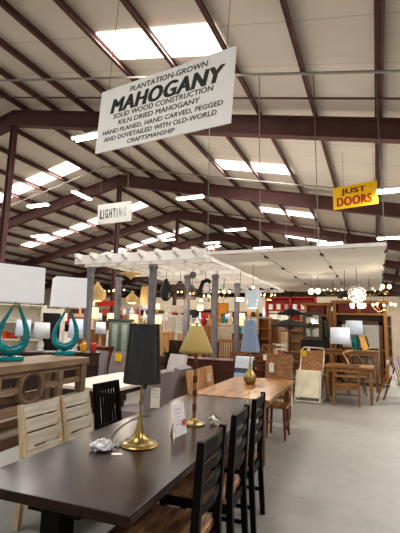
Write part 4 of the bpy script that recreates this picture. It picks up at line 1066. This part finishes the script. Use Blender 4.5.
# ------------------------------------------------------------------ back rows of furniture
PAL = {'cream': M_CREAM, 'white': M_WHITE, 'walnut': M_WAL, 'oak': M_OAK, 'orange pine': M_ORNG, 'mahogany': M_MAHOG, 'pale ash': M_LIGHTW, 'grey washed': mat('grey_wash', '#a39a8e', .6), 'black': M_BLACK,
       'dark red': mat('dark_red_wood', '#5d2622'), 'blue-grey': mat('blue_grey_paint', '#7d8a95', .5), 'tan': mat('tan_paint', '#c2a67e', .6), 'sage green': mat('sage_paint', '#98a18a', .6), 'sand': mat('sand_paint', '#bda98a', .6), 'ivory': mat('ivory_paint', '#e8dcc0', .5),
       'weathered driftwood': M_DRIFT, 'rose beige': mat('rose_beige', '#cbb0a0', .6)}
BOXES = [(RIDGE, y_, .2, .2) for y_ in FY] + [(x_, y_, .2, .2) for x_, y_ in POSTX] + [(xat(177, 13), 13, 1.3, .3), (xat(360, 13.6), 13.6, 1.7, .9), (xat(318.5, 13.9), 13.9, .9, .7), (xat(315, 12.95), 12.95, .9, .6), (xat(233, 12.9), 12.9, 1.4, .7), (xat(290.5, 12.1), 12.1, .5, .5), (xat(291, 20), 20, 2.6, .6), (xat(188, 12.2), 12.2, 1.4, .8)]
for x0_, x1_ in ((-27.9, 1.5),): MB().box(((x0_+x1_)/2, 30, 2.0), (x1_-x0_, .12, 4.0)).build('wall_partition', mat('beige_partition', '#cdbda6', .8, 0, .1, 1), kind='structure')
ROW = [ # px, Y, kind, colour, w, h, thing on top
 (8, 11, 'd', 'tan', 1.3, 1.35, 'l'), (30, 12, 'w', 'ivory', 1.2, 1.75, 'v'), (56, 11.2, 'd', 'white', 1.1, 1.3, 'l'), (74, 12, 'b', 'walnut', 1.1, 1.6, 'x'), (104, 12, 'd', 'cream', 1.1, 1.4, 'l'),
 (140, 11.6, 'd', 'rose beige', 1.0, 1.3, 'l'), (158, 14.6, 'w', 'tan', 1.1, 1.8, 'x'), (203, 14.2, 'd', 'orange pine', .8, 1.65, 'v'), (222, 14.8, 'w', 'mahogany' if 0 else 'cream', 1.2, 1.75, 'v'), (246, 14.2, 'd', 'walnut', .9, 1.4, 'l'),
 (265, 14.2, 'b', 'orange pine', .42, 2.0, ''), (274, 14.5, 'w', 'oak', .42, 1.95, ''), (285, 14.8, 'd', 'ivory', 1.0, 1.45, 'l'), (302, 15.2, 'b', 'tan', 1.0, 1.95, 'x'),
 (12, 16.5, 'b', 'cream', 1.6, 2.1, 'x'), (38, 17, 'w', 'white', 1.5, 2.1, 'v'), (60, 16.5, 'b', 'grey washed', 1.4, 2.0, 'v'), (85, 17, 'w', 'rose beige', 1.5, 2.1, 'l'), (112, 17, 'b', 'oak', 1.5, 2.1, 'x'), (130, 17.5, 'w', 'pale ash', 1.4, 2.1, 'v'),
 (150, 17, 'b', 'ivory', 1.3, 2.0, 'l'), (172, 17.5, 'w', 'sage green', 1.3, 2.1, 'v'), (193, 17, 'b', 'white', 1.3, 2.0, 'l'), (212, 17.6, 'w', 'orange pine', 1.2, 2.0, 'x'), (235, 17, 'd', 'sage green', 1.2, 1.7, 'l'), (256, 17.4, 'w', 'grey washed', 1.2, 2.1, 'v'),
 (280, 17.5, 'b', 'rose beige', 1.2, 2.0, 'x'), (305, 18, 'w', 'weathered driftwood', 1.2, 2.2, 'v'), (335, 18, 'w', 'walnut', 1.3, 2.4, ''), (380, 19, 'b', 'walnut' if 0 else 'weathered driftwood', .9, 2.3, ''),
 (20, 23, 'w', 'sand', 1.9, 2.7, 'x'), (45, 24, 'b', 'sage green', 1.9, 2.7, ''), (72, 23, 'w', 'mahogany', 1.8, 2.6, 'v'), (98, 24, 'b', 'pale ash', 1.8, 2.7, ''), (126, 24, 'w', 'blue-grey', 1.8, 2.7, ''), (152, 25, 'b', 'mahogany', 1.8, 2.7, ''),
 (185, 24, 'w', 'black', 1.8, 2.7, ''), (213, 25, 'b', 'dark red', 1.8, 2.8, ''), (240, 24, 'w', 'dark red', 1.7, 2.6, ''), (262, 25, 'b', 'black', 1.6, 2.6, ''), (322, 25, 'd', 'mahogany', 1.6, 2.4, ''), (362, 26, 'b', 'blue-grey', 1.6, 2.9, ''),
]
MX = [M_WHITE, M_LINENB, M_RED, M_TEAL, M_LIGHTW, M_CREAM, M_BRASS]
for i_, (px, Y, kd, colr, w_, h_, top_) in enumerate(ROW):
    mt = PAL[colr]; Y0 = Y
    while True:
        X = xat(px, Y)
        if all(abs(X-bx) > (w_+.12+bw)/2 or abs(Y-by) > (.62+bd)/2 for bx, by, bw, bd in BOXES): break
        Y += .2
    h_ *= 1+(Y-Y0)*.01; BOXES.append((X, Y, w_+.12, .62))
    if kd == 'w': cabinet('wardrobe', colr+' two-door wardrobe in the crowded back rows', (X, Y, 0), 180, w_, .5, h_, mt, 2, 1, True, knob=M_BRASS, cornice=.04, cat='wardrobe')
    elif kd == 'b': bookcase('open_bookcase', colr+' open bookcase in the crowded back rows', (X, Y, 0), 180, w_, .4, h_, mt, 5)
    else: cabinet('dresser', colr+' chest of drawers in the crowded back rows', (X, Y, 0), 180, w_, .45, h_, mt, 2, 5, False, knob=M_BLACK, cat='dresser')
    kn = {'w': 'wardrobe', 'b': 'open bookcase', 'd': 'chest of drawers'}[kd]; zt = h_+(.013 if kd == 'w' else .003)
    if top_ == 'l':
        for s_, sm, nm in ((-.26, M_WARM if i_ % 2 else M_LINENB, 'left'), (.26, M_LINEN if i_ % 2 else M_WARM, 'right')):
            drum_lamp(nm+' lamp of two on the '+colr+' '+kn+' in the back rows', (X+s_*w_, Y, zt), .55+.1*(i_ % 3)/2, .15, .24, MX[(i_+(nm == 'left')) % 7], sm, .06)
    elif top_ == 'v':
        for s_, k_ in ((-.28, 0), (.05, 1), (.3, 2)):
            r_ = .07+.02*((i_+k_) % 3)
            tag(MB().lathe([(r_*.6, 0), (r_, .1), (r_*1.1, .2), (r_*.5, .3), (r_*.6, .34+.05*k_)], 14).build('vase', MX[(i_+k_*2) % 7], None, (X+s_*w_, Y, zt), smooth=True), ['left', 'middle', 'right'][k_]+' vase of three on top of the '+colr+' '+kn, 'vase')
    elif top_ == 'x':
        for s_, k_ in ((-.25, 0), (.2, 1)):
            t = T('storage_box', ['left', 'right'][k_]+' storage box on top of the '+colr+' '+kn, 'box', (X+s_*w_, Y, zt))
            MB().box((0, 0, .13), (.34, .28, .26), .008).build('body', [M_LIGHTW, M_WHITE, M_TAG, M_RED, M_ORNG][(i_+k_) % 5], t); MB().box((0, 0, .275), (.36, .3, .03), .006).build('lid', [M_OAK, M_CREAM, M_WAL][(i_+k_) % 3], t)
# red shelf wall with white boxes
t = T('red_display_shelf', 'wide bright red display shelf high behind the parasols', 'display shelf', (xat(291, 20), 20, 0), 180)
RH = zat(291, 297, 20)
for s in (-1.2, 0, 1.2): MB().box((s, 0, RH/2), (.08, .4, RH)).build('upright', M_RED, t)
for z in (.5, 1.2, 1.9, RH-.65, RH-.03): MB().box((0, 0, z), (2.4, .4, .05)).build('shelf', M_RED, t)
MB().box((0, -.17, RH-.35), (2.4, .03, .7)).build('back_panel', M_RED, t)
for i in range(6):
    tag(MB().box((0, 0, .13), (.2, .2, .26), .01).build('storage_jar_box', [M_WHITE, M_CREAM, mat('pink_card', '#c98a86', .6)][i % 3], None, (xat(291, 20)-1.0+i*.4, 20.0, RH-.62)),
        ['white', 'cream', 'pink', 'white', 'cream', 'pink'][i]+' box on the red display shelf, '+['leftmost', 'second from left', 'third from left', 'third from right', 'second from right', 'rightmost'][i], 'box', 'boxes on the red display shelf')
t = T('red_banner', 'long red banner sign hanging under the pergola behind the rattan lamps', 'banner', onY(108, 303.5, 13.0))
MB().box((0, 0, 0), (1.0, .02, .2)).build('cloth', mat('red_banner_cloth', '#b8261d', .7), t)
for s in (-1, 1): MB().tube([(s*.45, 0, .1), (s*.45, 0, PZ-t.location.z)], .006, 5).build('hanging_cord', M_CORD, t)
t = T('orange_panel', 'yellow-orange framed picture hanging right of the middle grey post', 'picture', onY(223, 308.5, 12.5))
MB().box((0, 0, 0), (.34, .02, .32)).build('canvas', mat('orange_canvas', '#e39a2d', .6), t)
m = MB()
for s in (-1, 1): m.box((s*.175, 0, 0), (.02, .04, .36)); m.box((0, 0, s*.17), (.34, .04, .02))
m.build('frame', M_OAK, t); MB().tube([(0, 0, .17), (0, 0, PZ-t.location.z)], .006, 5).build('hanging_cord', M_CORD, t)
# doors for sale on the far right
for i, (px, colr, lab) in enumerate(((388, '#3a3734', 'dark door standing far right beyond the aisle, left of the pale one'), (394, '#a89b86', 'pale tan door with glass pane standing far right beyond the aisle'), (401, '#8d8377', 'grey door standing far right at the picture border'))):
    Y = 32+1.2*i; t = T('display_door', lab, 'door', (xat(px, Y), Y, 0), 0)
    dm = mat('door_paint_%d' % i, colr, .5)
    MB().box((0, 0, 1.3), (.82, .06, 2.0), .004).build('door_leaf', dm, t); MB().box((0, -.035, 1.75), (.4, .02, .8)).build('glass_pane', mat('pale_pane', '#c9cdbf', .2), t)
    MB().box((0, 0, .15), (.86, .5, .3)).build('stand', M_BLACK, t); MB().ball((.33, -.07, 1.25), .035, seg=8).build('knob', M_BRASS, t)
# long furniture rows running away on the left
for i, (px, Y, colr) in enumerate(((231.5, 9.6, 'oak'), (252, 11.7, 'walnut'), (259, 9.2, 'mahogany'))):
    chair('ladder_back_chair', colr+' ladder-back chair standing beyond the honey table', (xat(px, Y), Y, 0), 160+20*i, 'ladder', .46, .42, .46, 1.0, PAL[colr], PAL[colr], PAL[colr], .042, .08, n=4)
table('dining_table', 'low walnut table between the honey table and the spindle bench', (xat(243, 10.6), 10.6, 0), 0, 1.2, .7, .76, M_WAL, M_WAL, .04, .07, .05, .09, 'table')
table('dining_table', 'pale ash table in front of the white louvred divider', (xat(188, 12.2), 12.2, 0), 0, 1.3, .7, .95, M_LIGHTW, M_LIGHTW, .04, .07, .05, .09, 'table')
drum_lamp('cream lamp with drum shade on the pale ash table', (xat(196, 12.2), 12.2, .953), .75, .16, .26, M_CREAM, M_WARM, .07)

def pt(loc, e, col=(1, .87, .7), r=.08):
    l = bpy.data.lights.new('lamp_glow', 'POINT'); l.energy = e; l.color = col; l.shadow_soft_size = r
    o = bpy.data.objects.new('lamp_glow', l); COL.objects.link(o); o.location = loc
for px, py, Y in ((97, 298, 8.1), (132, 303, 8.6), (181, 298, 9.0), (217, 298, 10.6), (253, 309, 8.4), (314, 297, 10.5), (357, 304, 9.2), (380, 300, 9.7), (268, 300, 12.5)):
    q = onY(px, py, Y); pt((q.x, q.y, q.z-.1), 14)

for px, Y, st, colr, lab in ((266, 12.6, 'spindle', 'oak', 'oak spindle-back chair in the clutter left of the black parasols'),
        (277, 13.3, 'ladder', 'white', 'white ladder-back chair in the clutter left of the black parasols'),
        (186, 10.0, 'spindle', 'mahogany', 'mahogany spindle-back chair behind the yellow-shaded lamp')):
    chair('side_chair', lab, (xat(px, Y), Y, 0), 175, st, .46, .42, .46, 1.12, PAL[colr], PAL[colr], PAL[colr], .042, .08)
# ------------------------------------------------------------------ light and camera
w = bpy.data.worlds.new('world'); SC.world = w; w.use_nodes = True
bg = w.node_tree.nodes['Background']; bg.inputs['Color'].default_value = srgb('#fdf9f3'); bg.inputs['Strength'].default_value = .75
SC.view_settings.view_transform = 'Standard'; SC.view_settings.look = 'Medium High Contrast'; SC.view_settings.exposure = -.06; SC.view_settings.gamma = 1
cam = bpy.data.cameras.new('camera'); co = bpy.data.objects.new('camera', cam); COL.objects.link(co)
cam.sensor_fit = 'HORIZONTAL'; cam.sensor_width = 36; cam.lens = 36*F/400; cam.clip_start = .05; cam.clip_end = 200
Mx = Matrix((RT, UP, -FW)).transposed().to_4x4(); Mx.translation = CAMP; co.matrix_world = Mx
SC.camera = co
